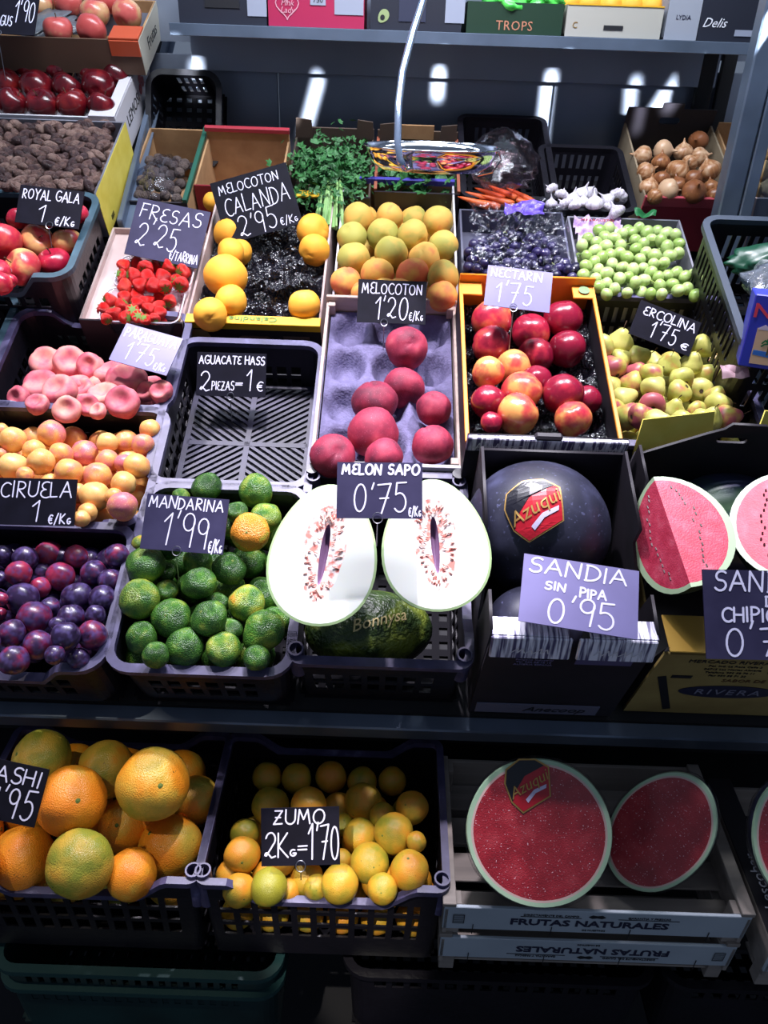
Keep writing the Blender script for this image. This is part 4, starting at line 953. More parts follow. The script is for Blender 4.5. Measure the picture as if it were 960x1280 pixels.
under('yellow_peach', 'yellow_peach', 'peach', 'underlying peach in blue-edged box', 'yellow peaches in the lower layer', -.12, .14, .93, 1.33, -.06, .035, 4, 6, .4)
# grape trays
def grapes(key, name, label, poly, crop, w, rpx, n, bright, seed):
    ox, oy, s = crop; pts = []; q = rng(name, seed); P = [(ox + x / s, oy + y / s) for x, y in poly]
    def inside(x, y):
        c = False
        for i in range(len(P)):
            a, b = P[i], P[i - 1]
            if (a[1] > y) != (b[1] > y) and x < (b[0] - a[0]) * (y - a[1]) / (b[1] - a[1]) + a[0]: c = not c
        return c
    x0, x1 = min(p[0] for p in P), max(p[0] for p in P); y0, y1 = min(p[1] for p in P), max(p[1] for p in P); tries = 0
    for layer, dd in ((0, 1.32), (1, 1.5)):
        L = []
        for _ in range(6000):
            x, y = q.uniform(x0, x1), q.uniform(y0, y1)
            if inside(x, y) and all(math.hypot(x - a, (y - b) * 1.05) > rpx * dd for a, b in L): L.append((x, y))
            if len(L) > n: break
        pts.append(L)
    c0 = at(sum(p[0] for p in P) / len(P), sum(p[1] for p in P) / len(P), w)
    rt = root(name, label, 'grapes', Matrix.Translation(c0))
    res = solve([(x, y, rpx, -40 if l else 0) for l, L in enumerate(pts) for x, y in L], (0, 0, 1), OO + ew * w, ew, .035, 30, k=.9)
    for i, (c, r_) in enumerate(res):
        lower = i >= len(pts[0])
        o = put(key, 'grape', c - c0 - (ew * .012 if lower else Vector()), r_ * q.uniform(.92, 1.08), rot_rand(q, 3), seed=i, kids=False, alpha=q.random()); o.parent = rt
    st = mat('grape_stem', '#7a8a3a', .7); br = []
    for k in range(5):
        a = q.choice(res)[0] - c0; b = q.choice(res)[0] - c0; m = (a + b) / 2 + ew * .012; br.append(tube([a, m, b], .0016, 5))
    link('stem', join(br), st, rt); return rt
gt = slope_carton('grape_tray', 'shallow grape carton with white liner paper full of green grapes', .447, .738, .955, 1.26, -.005, .16, white_board, inn=mat('liner_grey', '#8a8894', .6), floor_z=-.07)
printed('MARACUETO', .014, gt, T3((-.07, .29, .001)), redink)
link('liner_paper', tray_liner(None, .12, .1, mat('pink_net_paper', stops=[(.4, '#a884b8'), (.6, '#cdbcd6')], scale=60, rough=.6, rnd=0), 2, 2, 0, .01, .02, 'x', 3).data, None, gt, T3((-.07, .2, 0)))
bpy.data.objects.remove(bpy.data.objects['x'])
grapes('green_grape', 'green_grape_bunch', 'large pile of translucent green grapes in the white-lined carton', [(395,190),(440,140),(560,125),(620,130),(700,150),(695,215),(640,250),(700,262),(755,275),(755,335),(460,335),(400,275)], (560, 230, 2.4), .005, 8.2, 90, 1, 2)
kt = slope_carton('grape_tray', 'shallow grape carton with black grapes under crumpled clear film', .168, .436, .985, 1.275, -.005, .16, black_board, inn=mat('liner_slate', '#5a5a6c', .6), floor_z=-.07)
grapes('black_grape', 'black_grape_bunch', 'pile of black grapes under crumpled clear film behind the NECTARIN sign', [(60,190),(130,160),(200,150),(310,160),(310,190),(385,255),(385,292),(310,300),(60,290)], (560, 230, 2.4), .0, 7.2, 90, 1, 5)
def crumple(name, label, M, w, d, amp, m, cat='plastic film', seed=1, n=40, dome=0):
    V = []; Fc = []
    for j in range(n + 1):
        for i in range(n + 1):
            x = -w / 2 + w * i / n; y = -d / 2 + d * j / n; q = Vector((x * 22, y * 22, seed)); z = amp * (abs(noise.noise(q)) * 2 + .7 * noise.noise(q * 2.3)) + dome * max(0, 1 - (2 * x / w) ** 2) * max(0, 1 - (2 * y / d) ** 2)
            V.append((x + amp * .5 * noise.noise(q + Vector((9, 0, 0))), y + amp * .5 * noise.noise(q + Vector((0, 9, 0))), z))
    for j in range(n):
        for i in range(n): a = j * (n + 1) + i; Fc.append((a, a + 1, a + n + 2, a + n + 1))
    return tag(link(name, pmesh(V, Fc), m, None, M), label, cat)
clear = film('clear_film', '#f2f0fa', .12, .2, .6, 30)
crumple('plastic_film', 'crumpled clear plastic film spread over the black grapes', TS(.31, 1.13, .022), .24, .27, .016, clear, n=60, seed=3)
crumple('plastic_film', 'bunched violet netting at the back of the black grape carton', TS(.33, 1.25, .015), .1, .05, .012, mat('violet_net', stops=[(.4, '#5a3ab0'), (.6, '#8a74d8')], scale=40, rough=.35, rnd=0), seed=8, cat='netting')
crumple('plastic_net', 'small green netting tuft at the back of the green grape carton', TS(.64, 1.25, .01), .05, .03, .015, mat('green_net', '#1f6a3a', .5), seed=12, n=16, cat='netting')
# strawberries
fb = slope_carton('display_carton', 'pale flattened carton board carrying two strawberry punnets', -.70, -.468, .80, 1.14, .0, .14, kraft_pink, floor_z=-.02, inn=kraft_pink, fm=black_board)
def punnet(label, px0, py0, px1, py1, pxb, w, pts, wh):
    c = at((px0 + px1) / 2, py1, w); a = at(px0, py1, w); b = at(px1, py1, w); e = at(px0, py0, w); wd = (b - a).length; dp = (e - a).length * .98
    M = Matrix.Translation((a + b) / 2) @ MS.to_4x4(); rt = root('strawberry_punnet', label, 'punnet', M, 'strawberry punnets'); pm = film('punnet_plastic', '#f0eef8', .5, .1, .5, 60)
    P = perimeter(wd, dp, .02, .02); V = []; Fc = []; n = len(P)
    for lv, (z, f) in enumerate(((-.055, .82), (-.05, .86), (-.006, .97), (0, 1.0), (.0, 1.07), (-.004, 1.08))):
        for p in P: V.append((p[0] * f, dp / 2 + (p[1] - dp / 2) * f, z))
    for lv in range(5):
        for i in range(n): Fc.append((lv * n + i, lv * n + (i + 1) % n, (lv + 1) * n + (i + 1) % n, (lv + 1) * n + i))
    Fc.append(tuple(range(n))[::-1])
    link('tub', pmesh(V, Fc), pm, rt, smooth=True)
    link('tub_rim', tube([(p[0] * 1.06, dp / 2 + (p[1] - dp / 2) * 1.06, .001) for p in P], .0016, 5, closed=True), mat('clear_rim', '#dcdae6', .15, alpha=.55), rt)
    pile('strawberry', 'strawberry', 'strawberry', 'red strawberry', wh, pts, (0, 220, 3.84), w=w, tilt=2.6, dmax=.025, ofn=lambda i, p, q: orient((q.uniform(-1, 1), q.uniform(-1, .6), q.uniform(-.5, 1)), q.uniform(0, 6)))
    under('strawberry', 'strawberry', 'strawberry', f'underlying strawberry {wh}', f'strawberries in the lower layer {wh}', *[((a if k == 0 else b if k == 1 else 0).x + (.02 if k == 0 else -.02)) if k < 2 else ((a - OO).dot(ev) + (.02 if k == 2 else dp - .02)) for k in range(4)], w - .03, .011, 5, 3)
punnet('clear strawberry punnet at the back, nearest the FRESAS sign', 143, 322, 235, 358, 0, .018, [(597,432,33),(655,418,33),(700,440,38),(755,430,35),(815,435,36),(860,415,35),(880,460,38),(585,480,33),(640,480,38),(710,485,36),(785,485,40),(850,505,32),(670,525,36),(600,530,36),(735,525,38),(790,530,35),(870,520,38)], 'in back punnet')
punnet('clear strawberry punnet at the front, behind the PARAGUAYA crate', 124, 362, 220, 402, 0, .012, [(525,598,35),(598,580,32),(655,575,34),(765,585,34),(815,600,32),(690,605,30),(722,600,28),(585,620,33),(655,612,30),(497,640,32),(545,660,38),(635,650,33),(710,640,32),(765,630,33),(600,680,32),(660,678,30),(770,655,30),(510,685,28),(740,685,28),(700,690,26)], 'in front punnet')
# ================================================================== BACK ROW
rx = slope_carton('red_edged_box', 'empty brown carton with dark red top edge behind the CALANDA sign', -.53, -.30, 1.33, 1.56, .0, .17, kraft, bm_=kraft, fm=red_board, back=.025)
link('red_edge', boxes([(0, .225, .03, .235, .014, .012)], .001), red_board, rx)
put('calanda_peach', 'calanda_peach', at(266, 252, -.01), .026, orient((0, 0, 1)), 'small yellow peach in the brown box behind the CALANDA sign', 'peach')
leafm = mat('parsley_leaf', stops=[(.3, '#1c4a22'), (.6, '#347038'), (.8, '#54944c')], scale=30, rough=.55, rnd=0)
stalkm = mat('pale_stalk', stops=[(.3, '#6a9a50'), (.7, '#9cc07c')], scale=10, rough=.5, rnd=0)
def greens(name, label, c, sx, sy, sz, n, seed, M, ls=.016):
    q = rng(name, seed); bm = bmesh.new(); rt = root(name, label, 'greens', M)
    for i in range(n):
        p = Vector((q.gauss(0, .42) * sx, q.gauss(0, .42) * sy, abs(q.gauss(0, .5)) * sz)); Rr = (Matrix.Rotation(q.uniform(0, 6.28), 4, 'Z') @ Matrix.Rotation(q.uniform(-1, 1), 4, 'X') @ Matrix.Rotation(q.uniform(-1, 1), 4, 'Y')); l = ls * q.uniform(.6, 1.2)
        for k in (-1, 0, 1):
            a = k * .9; T_ = T3(p) @ Rr @ R3(a, 'Z'); vs = [bm.verts.new(T_ @ Vector(v)) for v in ((0, 0, 0), (l * .32, l * .5, .0015), (0, l, .0), (-l * .32, l * .5, .0015))]; bm.faces.new(vs)
    link('leaves', bm_mesh(bm), leafm, rt, kind='stuff'); return rt
cx = slope_carton('greens_carton', 'dark open carton with raised corners holding bunched parsley', -.285, -.065, 1.30, 1.60, .0, .15, black_board, inn=mat('brown_inner', '#4a3c34', .8), back=.02)
for x in (-.085, .085): link('raised_corner', shape([(x - .025, 0), (x + .025, 0), (x + .022, .05), (x - .02, .055)], [], .004), mat('brown_inner', '#4a3c34', .8), cx, upright(.28))
greens('parsley_bunch', 'bushy dark green parsley bunch in the left greens carton', None, .11, .14, .05, 1500, 1, TS(-.175, 1.40, -.01))
cel = greens('celery_bunch', 'bunch of pale green celery stalks hanging toward the front', None, .04, .05, .02, 160, 3, TS(-.165, 1.40, .01))
q = rng('st'); st = []
for i in range(26):
    x = q.uniform(-.03, .03); st.append(tube([(x * .6, .0, q.uniform(-.01, .012)), (x, -.1, q.uniform(-.012, .012)), (x * 1.3, -.22, q.uniform(-.03, -.01))], .0035, 5))
link('stalks', join(st), stalkm, cel, kind='stuff')
cx = slope_carton('greens_carton', 'dark open carton with red-edged sides holding loose leaves behind the hanging pan', -.055, .17, 1.33, 1.60, .0, .15, black_board, inn=mat('brown_inner2', '#57463a', .8), back=.02)
for x in (-.085, .085): link('raised_corner', shape([(x - .025, 0), (x + .025, 0), (x + .022, .05), (x - .02, .045)], [], .004), mat('brown_inner', '#4a3c34', .8), cx, upright(.25))
link('centre_flap', boxes([(0, .26, .02, .09, .004, .04)]), kraft, cx)
for x in (-.11, .11): link('red_side_edge', boxes([(x, .13, .003, .008, .25, .006)]), mat('rust_board', '#8a4a34', .6), cx)
greens('leaf_bunch', 'loose green leaves in the carton under the hanging pan', None, .10, .06, .04, 500, 5, TS(.055, 1.41, -.02), .022)
slope_crate('plastic_crate', 'tall black plastic crate standing behind the bag of carrots', .186, .42, 1.33, 1.72, H=.16, bands=[(-.13, -.09), (-.07, -.03)], pattern=2, rc=.02, rim=black_plastic, group='black plastic crates')
slope_crate('plastic_crate', 'low black plastic crate of garlic bulbs', .408, .62, 1.29, 1.575, H=.15, bands=[(-.12, -.08), (-.06, -.02)], pattern=2, rc=.02, rim=black_plastic, group='black plastic crates')
carm = mat('carrot_skin', stops=[(.3, '#b8481c'), (.7, '#d8642c')], scale=3, rough=.5)
carrot_me = profile([(1, .1), (.96, .16), (.7, .17), (0, .13), (-.7, .07), (-1, .015)], nu=12, lump=.05); carrot_me.materials.append(carm)
for i, (px, py, a) in enumerate([(600, 246, .1), (612, 242, .2), (622, 250, .05), (634, 244, .25), (645, 250, .15), (628, 240, .3), (605, 254, 0), (650, 244, .4), (592, 252, .1)]):
    o = link('carrot', carrot_me, None, None, Matrix.Translation(at(px, py, .0 + .006 * (i % 3))) @ MS.to_4x4() @ R3(pi / 2 - .35 - a, 'Z') @ R3(pi / 2, 'X') @ Matrix.Diagonal((.055, .055, .045, 1)), smooth=True)
    tag(o, f'orange carrot in the clear bag, {ORD[i + 1]} in the fanned bundle', 'carrot', 'carrots in the bag')
def bag(name, label, M, sx, sy, sz, m, seed=1, cat='bag', amp=.18):
    me = ball(1, 1, 1, lump=0, nu=40, nv=26)
    for v in me.vertices:
        k = 1 + amp * noise.noise(v.co * 3 + Vector((seed, 0, 0))) * 1.6 + amp * .5 * noise.noise(v.co * 8); z = v.co.z
        v.co = Vector((v.co.x * sx * k * (1 - .35 * max(0, z)), v.co.y * sy * k, z * sz * (1 + .3 * amp)))
    return tag(link(name, me, m, None, M, smooth=True), label, cat)
bag('plastic_bag', 'clear plastic bag of carrots knotted at the back', TS(.285, 1.42, .045), .09, .12, .055, film('pink_film', '#f0d8dc', .16, .2, .6, 30), 2)
pile('garlic_bulb', 'garlic_bulb', 'garlic', 'white garlic bulb', 'black garlic crate', [(310,570,19),(342,585,20),(375,595,21),(405,580,23),(430,578,19),(310,610,18),(350,615,22),(440,608,26),(475,600,22),(510,590,26),(505,635,24),(405,605,20),(480,625,18),(380,615,18),(330,600,18,-20)], (560, 0, 2.4), w=.0, tilt=1.3, dmax=.03)
ob = slope_carton('onion_box', 'dark cardboard onion box with red front edge and pierced back flap', .66, .915, 1.345, 1.72, .0, .16, black_board, inn=mat('onion_side', '#8a7a64', .8), fm=red_board, bm_=black_board,
  back=[(-.127, -.16), (.127, -.16), (.127, .045), (.03, .045), (.03, .06), (-.03, .06), (-.03, .045), (-.127, .045)], hole_back=(0, .01, .06, .02))
link('red_front_edge', boxes([(0, 0, -.008, .256, .01, .028)], .001), mat('red_front', '#a8404c', .5), ob)
pile('onion', 'onion', 'onion', 'brown onion', 'onion box', [(585,468,30,0,.6),(645,452,32,0,.9),(705,457,29),(750,425,29,0,.1),(755,472,28,0,.7),(593,518,30,0,.6),(638,488,28,0,.3),(690,515,36),(785,512,34,0,.6),(603,563,30),(640,540,28,0,.3),(660,572,34,5,.95),(738,535,26,0,.3),(738,575,36,0,.2),(788,562,24,0,.4),(800,588,26),(725,490,24),(690,560,30,-30,.3),(765,540,28,-30),(620,590,24,-10)], (560, 0, 2.4), w=.0, adj=lambda a: 'pale onion' if a > .8 else 'golden brown onion' if a > .4 else 'reddish brown onion', alph=(.3, .65), dmax=.04, tilt=1.6)
pb = slope_carton('potato_box', 'kraft carton of pale potatoes at the right edge', .925, 1.2, 1.36, 1.70, .0, .16, kraft_pink, inn=kraft, back=.02)
pile('potato', 'potato', 'potato', 'pale potato', 'right edge carton', [(935,195,14),(955,190,14),(930,218,14),(950,215,15),(940,238,14),(960,235,14),(975,210,15),(975,190,14),(980,235,14)], (0, 0, 1), w=.0, tilt=3, dmax=.03)
# empty crate and bag of walnuts at back left
bc = crate('plastic_crate', 'empty black plastic crate tipped on end against the back wall', Matrix.Translation(aty(236, 212, 2.5)) @ R3(rad(68), 'X') @ T3((0, 0, .06)), .19, .24, H=.13, bands=[(-.1, -.07), (-.05, -.02)], pattern=2, group='black plastic crates', rim=black_plastic)
gc = slope_carton('green_edged_box', 'dark carton with green plastic edge behind the FRESAS sign', -.70, -.535, 1.25, 1.60, .0, .15, black_board, inn=kraft)
link('green_edge', boxes([(.078, .175, .004, .012, .35, .012)], .001), mat('green_edge', '#1f5444', .4), gc)
bag('plastic_bag', 'clear bag of brown walnuts behind the FRESAS sign', TS(-.625, 1.37, -.01), .062, .10, .035, film('clear_film2', '#e8e8ee', .1, .2, .8, 30), 5)
wl = K['potato'][0]; q = rng('wal')
walnut_m = mat('walnut_shell', stops=[(.3, '#4a3c3a'), (.7, '#6a5a54')], scale=3, rough=.7, bump=.6, bscale=6)
wme = ball(1, .9, .9, lump=.06, fine=.04, sd=3, nu=16, nv=10); wme.materials.append(walnut_m)
for i in range(30):
    u = -.672 + .024 * (i % 5) + q.uniform(-.004, .004); v = 1.29 + .032 * (i // 5) + q.uniform(-.006, .006)
    o = link('walnut', wme, None, None, Matrix.Translation(S(u, v, -.012 + q.uniform(-.008, .01))) @ Matrix.Diagonal((.015, .015, .015, 1)), smooth=True)
    tag(o, f'brown walnut in clear bag, {ORD[i % 5 + 1]} from left in {ORD[i // 5 + 1]} row from front', 'walnut', 'walnuts in the bag')

# ================================================================== LEFT STAND (raised)
lw = .1
uv_edge = root('stand_divider', 'slanting grey metal divider strip beside the left fruit boxes', 'divider', TS(-.683, 1.15, 0))
link('divider_strip', boxes([bar((0, 0, .0), (-.075, 1.12, .0), .014, .03)], .002), frame_steel, uv_edge)
link('divider_lip', boxes([bar((.014, 0, -.012), (-.061, 1.12, -.012), .018, .005)], .001), frame_steel, uv_edge)
link('side_deck', boxes([(-.40, .50, -.03, .62, 1.1, .01)], .001), dark_metal, uv_edge)
slope_crate('plastic_crate', 'black plastic crate with grey-blue rim full of royal gala apples', -1.10, -.708, .83, 1.12, w=lw, H=.17, dips={'front': .045}, rim=teal_rim, group='black plastic crates')
db = carton('date_box', 'yellow-sided carton of brown dates above the royal gala apples', TS(-.922, 1.128, lw), .42, .32, .12, light_yellow, inn=mat('grey_paper', '#70707c', .7), front=[(-.21, -.12), (.21, -.12), (.21, -.005), (-.21, -.005)], fm=mat('grey_paper', '#70707c', .7))
def side_print(parent, x, m, outl, prints):
    link('printed_side', shape(outl, [], .0012), m, parent, T3((x, 0, 0)) @ R3(pi / 2, 'Z') @ R3(pi / 2, 'X'))
    for s, h, y, z, mm in prints: printed(s, h, parent, T3((x + .0012, y, z)) @ R3(pi / 2, 'Z') @ R3(pi / 2, 'X'), mm)
side_print(db, .211, light_yellow, [(0, -.12), (.32, -.12), (.32, 0), (0, 0)], [('IIIII', .02, .06, -.1, ink)])
ab = carton('red_apple_box', 'white printed carton with notched corners of dark red apples', TS(-.972, 1.463, lw), .46, .39, .12, white_board, inn=white_board, front=[(-.23, -.12), (.23, -.12), (.23, -.0), (-.23, -.0)], bm_=kraft)
link('corner_flap', boxes([(.195, .03, .003, .07, .06, .005), (.215, .18, .003, .03, .35, .004)], .001), white_board, ab)
side_print(ab, .231, white_board, [(0, -.12), (.39, -.12), (.39, 0), (0, 0)], [('LEMOSI', .045, .16, -.06, ink)])
link('fruit_print', join([shape([(.27 + a + .014 * cos(t * pi / 6), -.03 - b + .014 * sin(t * pi / 6)) for t in range(12)], [], .0006) for a, b in ((0, 0), (.02, .018), (-.012, .024))]), redink, ab, T3((.2325, 0, 0)) @ R3(pi / 2, 'Z') @ R3(pi / 2, 'X'))
tb = carton('pale_apple_box', 'carton with orange-red corner flaps of pale red apples, topmost on the left', TS(-.93, 1.67, .2), .46, .24, .09, kraft, inn=kraft, front=[(-.23, -.09), (.23, -.09), (.23, 0), (-.23, 0)], fm=mat('brown_front', '#5a4234', .7))
link('orange_flap', boxes([(.19, .035, .003, .08, .07, .006), (.19, -.002, -.02, .08, .004, .04)], .001), mat('vermilion_board', '#b84a28', .5), tb)
side_print(tb, .231, mat('cream_board', '#b8b4a8', .6), [(0, -.09), (.24, -.09), (.24, 0), (0, 0)], [('Frutas', .045, .13, -.045, ink)])
C_ga = (0, 220, 3.84)
pile('gala_apple', 'gala_apple', 'apple', 'royal gala apple', 'royal gala crate', [(15,320,90,0,.3),(180,312,78,0,.05),(322,315,70,0,.1),(110,440,90,0,.1),(262,420,80,0,.75),(85,205,52,-10,.3),(-20,465,70,0,.4),(375,180,50,-20,.4),(0,520,60,-10,.5),(50,505,34,-20,.6),(-110,380,85),(230,200,60,-30),(-60,230,60),(300,190,50,-40)],
 C_ga, w=lw + .0, adj=lambda a: 'red-and-yellow apple' if a > .6 else 'deep pink-red apple' if a < .2 else 'streaked red apple', tilt=1.6, alph=(.2, .6), after=lambda o, i, q: add_sticker(o, (q.uniform(-.6, .6), -.5, .6), .16, sticker_mat) if i in (3,) else None)
pile('red_apple', 'red_apple', 'apple', 'dark red apple', 'white notched carton', [(10,248,48),(108,258,57),(222,262,57),(335,265,56),(440,285,56),(30,315,50),(140,330,60),(250,330,55),(368,325,60),(45,385,54),(160,393,58),(273,393,58,0,.8),(380,400,52),(-60,300,55),(-70,390,55)],
 (0, 0, 3), w=lw, adj=lambda a: 'glossy dark red apple' if a < .65 else 'brighter red apple', tilt=1.4, alph=(.3, .7), after=lambda o, i, q: add_sticker(o, (-.4 + q.uniform(-.2, .2), -.6, .55), .17, sticker_mat) if i in (1, 3, 4, 6, 7, 9, 10, 11) else None)
pile('pale_apple', 'pale_apple', 'apple', 'pale red apple', 'topmost left carton', [(255,15,52),(356,50,54),(475,55,56),(218,112,54),(343,112,56),(400,5,48),(450,-10,45),(150,20,50,-20)], (0, 0, 3), w=.2, adj=lambda a: 'yellowish red apple' if a > .5 else 'pale red apple', tilt=1.4, alph=(.2, .8), after=lambda o, i, q: add_sticker(o, (.1, -.5, .8), .2, mat('dark_sticker', '#2a2440', .4)) if i == 2 else None)
bag('plastic_bag', 'silvery crumpled tray film beside the pale red apples', Matrix.Translation(at(60, 30, .185)) @ MS.to_4x4(), .08, .08, .02, mat('grey_tray', stops=[(.3, '#4a5058'), (.7, '#6a7078')], scale=20, rough=.3, rnd=0), 7, 'tray', .3)
# dates
q = rng('dates'); L = []; tries = 0
while len(L) < 165 and tries < 9000:
    tries += 1; x, y = q.uniform(-25, 143), q.uniform(155, 235)
    if x > 139 - (y - 157) * .33: continue
    if all(math.hypot(x - a, (y - b) * 1.15) > 7.4 for a, b in L): L.append((x, y))
pts = [(x, y, 6.6) for x, y in L]
pile('date', 'date', 'date', 'brown date', 'date box', pts, (0, 0, 1), w=lw - .005, ofn=lambda i, p, q: orient((q.uniform(-1, 1), q.uniform(-1, 1), q.uniform(-.45, .45)), q.uniform(0, 6)), dmax=.02, k=.8)
tag(link('brown_date_bed', tray_liner(db, .40, .30, mat('date_skin'), 10, 7, -.05, .01, .01, 'date_bed', 2).data, None), kind='stuff'); bpy.data.objects.remove(bpy.data.objects['brown_date_bed']); bpy.data.objects['date_bed'].matrix_local = T3((0, .01, 0)); bpy.data.objects['date_bed']['kind'] = 'stuff'
# ================================================================== RIGHT STAND
slope_crate('plastic_crate', 'black plastic crate of clear bags at the right edge, grey rim', .705, 1.08, .62, 1.04, w=.15, H=.2, rc=.03, rim=mat('grey_rim', '#3c4450', .4), bands=[(-.17, -.12), (-.1, -.04)], pattern=2, group='black plastic crates')
slope_crate('plastic_crate', 'dark plastic crate beneath the blue palm-tree box', .80, 1.1, .42, .92, w=-.02, H=.15, rim=black_plastic, group='black plastic crates')
bag('plastic_bag', 'crumpled clear bags in the crate at the right edge', TS(.86, .80, .14), .11, .12, .04, film('blue_film', '#cfe4f0', .45, .25, .8, 25), 3)
bag('plastic_bag', 'dark green bag behind the clear bags at the right edge', TS(.86, .93, .12), .12, .05, .04, mat('green_bag', '#10402c', .4), 6)
bx = root('palm_tree_box', 'blue fruit carton printed with palm trees and red letters at the right edge', 'box', Matrix.Translation(aty(922, 457, 1.47)) @ R3(rad(-20), 'Z') @ R3(-.12, 'X'))
navy = mat('ultramarine_board', '#2c35b0', .45)
link('carton_body', boxes([(.12, .06, .0675, .24, .12, .135)], .002), navy, bx)
def on_front(me, m, nm, z=.001): return link(nm, me, m, bx, upright(-z))
on_front(shape([(.018, .008), (.24, .008), (.24, .075), (.018, .075)], [], .0006), mat('sand_print', '#d8b090', .6), 'sand_panel')
on_front(shape([(.02, .025), (.1, .018), (.24, .02), (.24, .032), (.1, .03), (.02, .034)], [], .0006), mat('sea_print', '#2c6ac0', .6), 'sea_print', .0016)
on_front(shape([(.02, .075), (.03, .082), (.04, .076), (.05, .085), (.06, .077), (.075, .086), (.09, .076), (.24, .082), (.24, .074), (.02, .072)], [], .0006), mat('pale_city', '#c8b8d0', .6), 'skyline_print', .0014)
printed('NOVA', .036, bx, upright(-.002) @ T3((.066, .105, 0)), mat('pink_ink', '#d83a50', .5), width=.125, bold=.0006)
for x, h in ((.045, .036), (.072, .046), (.1, .034)):
    on_front(boxes([(x, .03 + h * .2, 0, .003, h * .6, .0006)]), mat('palm_trunk', '#5a4a20', .6), 'palm_trunk', .002)
    on_front(strokes_mesh([[(x, .03 + h * .5), (x + .009 * cos(a), .03 + h * .5 + .009 * sin(a) + .002), (x + .014 * cos(a), .03 + h * .5 + .007 * sin(a) - .003)] for a in [k * pi / 4 - .4 for k in range(6)]], .003), mat('palm_green', '#1f6a3a', .6), 'palm_leaves', .0022)
crumple('crumpled_paper', 'crumpled pink wrapping paper under the blue palm-tree box', Matrix.Translation(aty(917, 466, 1.50)) @ R3(rad(35), 'X'), .05, .03, .01, mat('pink_paper', '#a08088', .6), seed=4, n=20, cat='paper')
# ================================================================== TOP SHELF CARTONS
def shelf_box(name, label, px0, px1, h, m, Y=2.415, d=.2):
    a = aty(px0, 30, Y); b = aty(px1, 36, Y); wd = b.x - a.x
    rt = root(name, label, 'box', T3(((a.x + b.x) / 2, Y, 1.661))); 
    link('carton_front', shape([(-wd / 2, 0), (wd / 2, 0), (wd / 2, h), (-wd / 2, h)], [], .004), m, rt, upright(0))
    link('carton_back', boxes([(0, d, h / 2, wd, .004, h)]), m, rt)
    for s in (-1, 1): link('carton_side', boxes([(s * (wd / 2 - .002), d / 2, h / 2, .004, d, h)]), m, rt)
    link('carton_base', boxes([(0, d / 2, .003, wd, d, .004)]), m, rt); return rt, wd
navyb = mat('dark_navy_board', '#1b1e2c', .5); wl_ = mat('pale_label', '#8f95a8', .6)
b1, w1 = shelf_box('dark_carton', 'dark navy carton with white label on the wall shelf', 225, 334, .12, navyb)
link('label', boxes([(.09, -.003, .05, .05, .002, .06)]), wl_, b1); link('hand_slot', boxes([(0, -.003, .045, .09, .002, .018)]), ink, b1)
b2, w2 = shelf_box('pink_carton', 'crimson pink carton with heart logo on the wall shelf', 336, 455, .12, mat('crimson_board', '#a01c48', .5))
hm = []; 
for i in range(24): t = 2 * pi * i / 24; hm.append((.03 * (16 * sin(t) ** 3) / 16, .028 * (13 * cos(t) - 5 * cos(2 * t) - 2 * cos(3 * t) - cos(4 * t)) / 16))
link('heart_logo', strokes_mesh([hm + [hm[0]]], .0025), mat('pink_line', '#c890a0', .5), b2, upright(-.003) @ T3((-.075, .045, 0)))
printed('Pink', .02, b2, upright(-.0035) @ T3((-.075, .052, 0)), mat('pink_line', '#c890a0', .5), shear=.3); printed('Lady', .02, b2, upright(-.0035) @ T3((-.075, .036, 0)), mat('pink_line', '#c890a0', .5), shear=.3)
link('price_label', boxes([(.005, -.003, .06, .04, .002, .022)]), wl_, b2); printed('750', .018, b2, upright(-.0045) @ T3((.005, .06, 0)), ink); link('label', boxes([(.085, -.003, .05, .075, .002, .04)]), wl_, b2)
b3, w3 = shelf_box('avocado_carton', 'black carton with avocado emblem on the wall shelf', 463, 576, .12, navyb)
link('avocado_print', shape([(.013 * cos(t * pi / 8) * (1 + .2 * sin(t * pi / 8)), .017 * sin(t * pi / 8)) for t in range(16)], [], .001), mat('avocado_green', '#8a9a6a', .6), b3, upright(-.003) @ T3((-.085, .03, 0)) @ R3(-.7, 'Z')); link('avocado_stone_print', shape([(.006 * cos(t * pi / 6), .006 * sin(t * pi / 6) - .003) for t in range(12)], [], .001), ink, b3, upright(-.004) @ T3((-.085, .03, 0)) @ R3(-.7, 'Z'))
link('label', boxes([(-.01, -.003, .045, .07, .002, .05)]), mat('navy_label', '#2a2e44', .5), b3); link('label', boxes([(.1, -.003, .05, .05, .002, .06)]), wl_, b3)
b4, w4 = shelf_box('green_carton', 'dark green carton with bright green bags on the wall shelf', 583, 702, .07, mat('deep_green_board', '#12301f', .5))
printed('TROPS', .03, b4, upright(-.003) @ T3((0, .018, 0)), mat('salmon_ink', '#b87a60', .5), spacing=1.1)
bag('green_bag', 'bright green bag of fruit in the dark green carton', T3((b4.location.x - .02, 2.47, 1.73)), .07, .06, .05, mat('bright_green_bag', stops=[(.4, '#2a9a34'), (.6, '#5ad858')], scale=30, rough=.3, rnd=0), 4)
bag('green_bag', 'second bright green bag at the right end of the dark green carton', T3((b4.location.x + .08, 2.49, 1.735)), .06, .06, .04, mat('bright_green_bag'), 9)
b5, w5 = shelf_box('white_carton', 'white carton of orange-yellow fruit on the wall shelf', 707, 826, .07, mat('shelf_white', '#a8a49c', .6))
link('hand_slot', boxes([(.0, -.003, .022, .05, .002, .01)]), ink, b5); printed('C', .02, b5, upright(-.003) @ T3((-.1, .025, 0)), goldink); link('yellow_edge', boxes([(0, .0, .071, w5, .008, .003)]), yellow_board, b5)
for i in range(5): put('calanda_peach', 'mango', Vector((b5.location.x - .11 + i * .055, 2.50, 1.735)), .034, orient((.3, 0, 1), i), f'yellow-orange mango in the white shelf carton, {ORD[i + 1]} from left', 'mango', 'mangoes in the shelf carton')
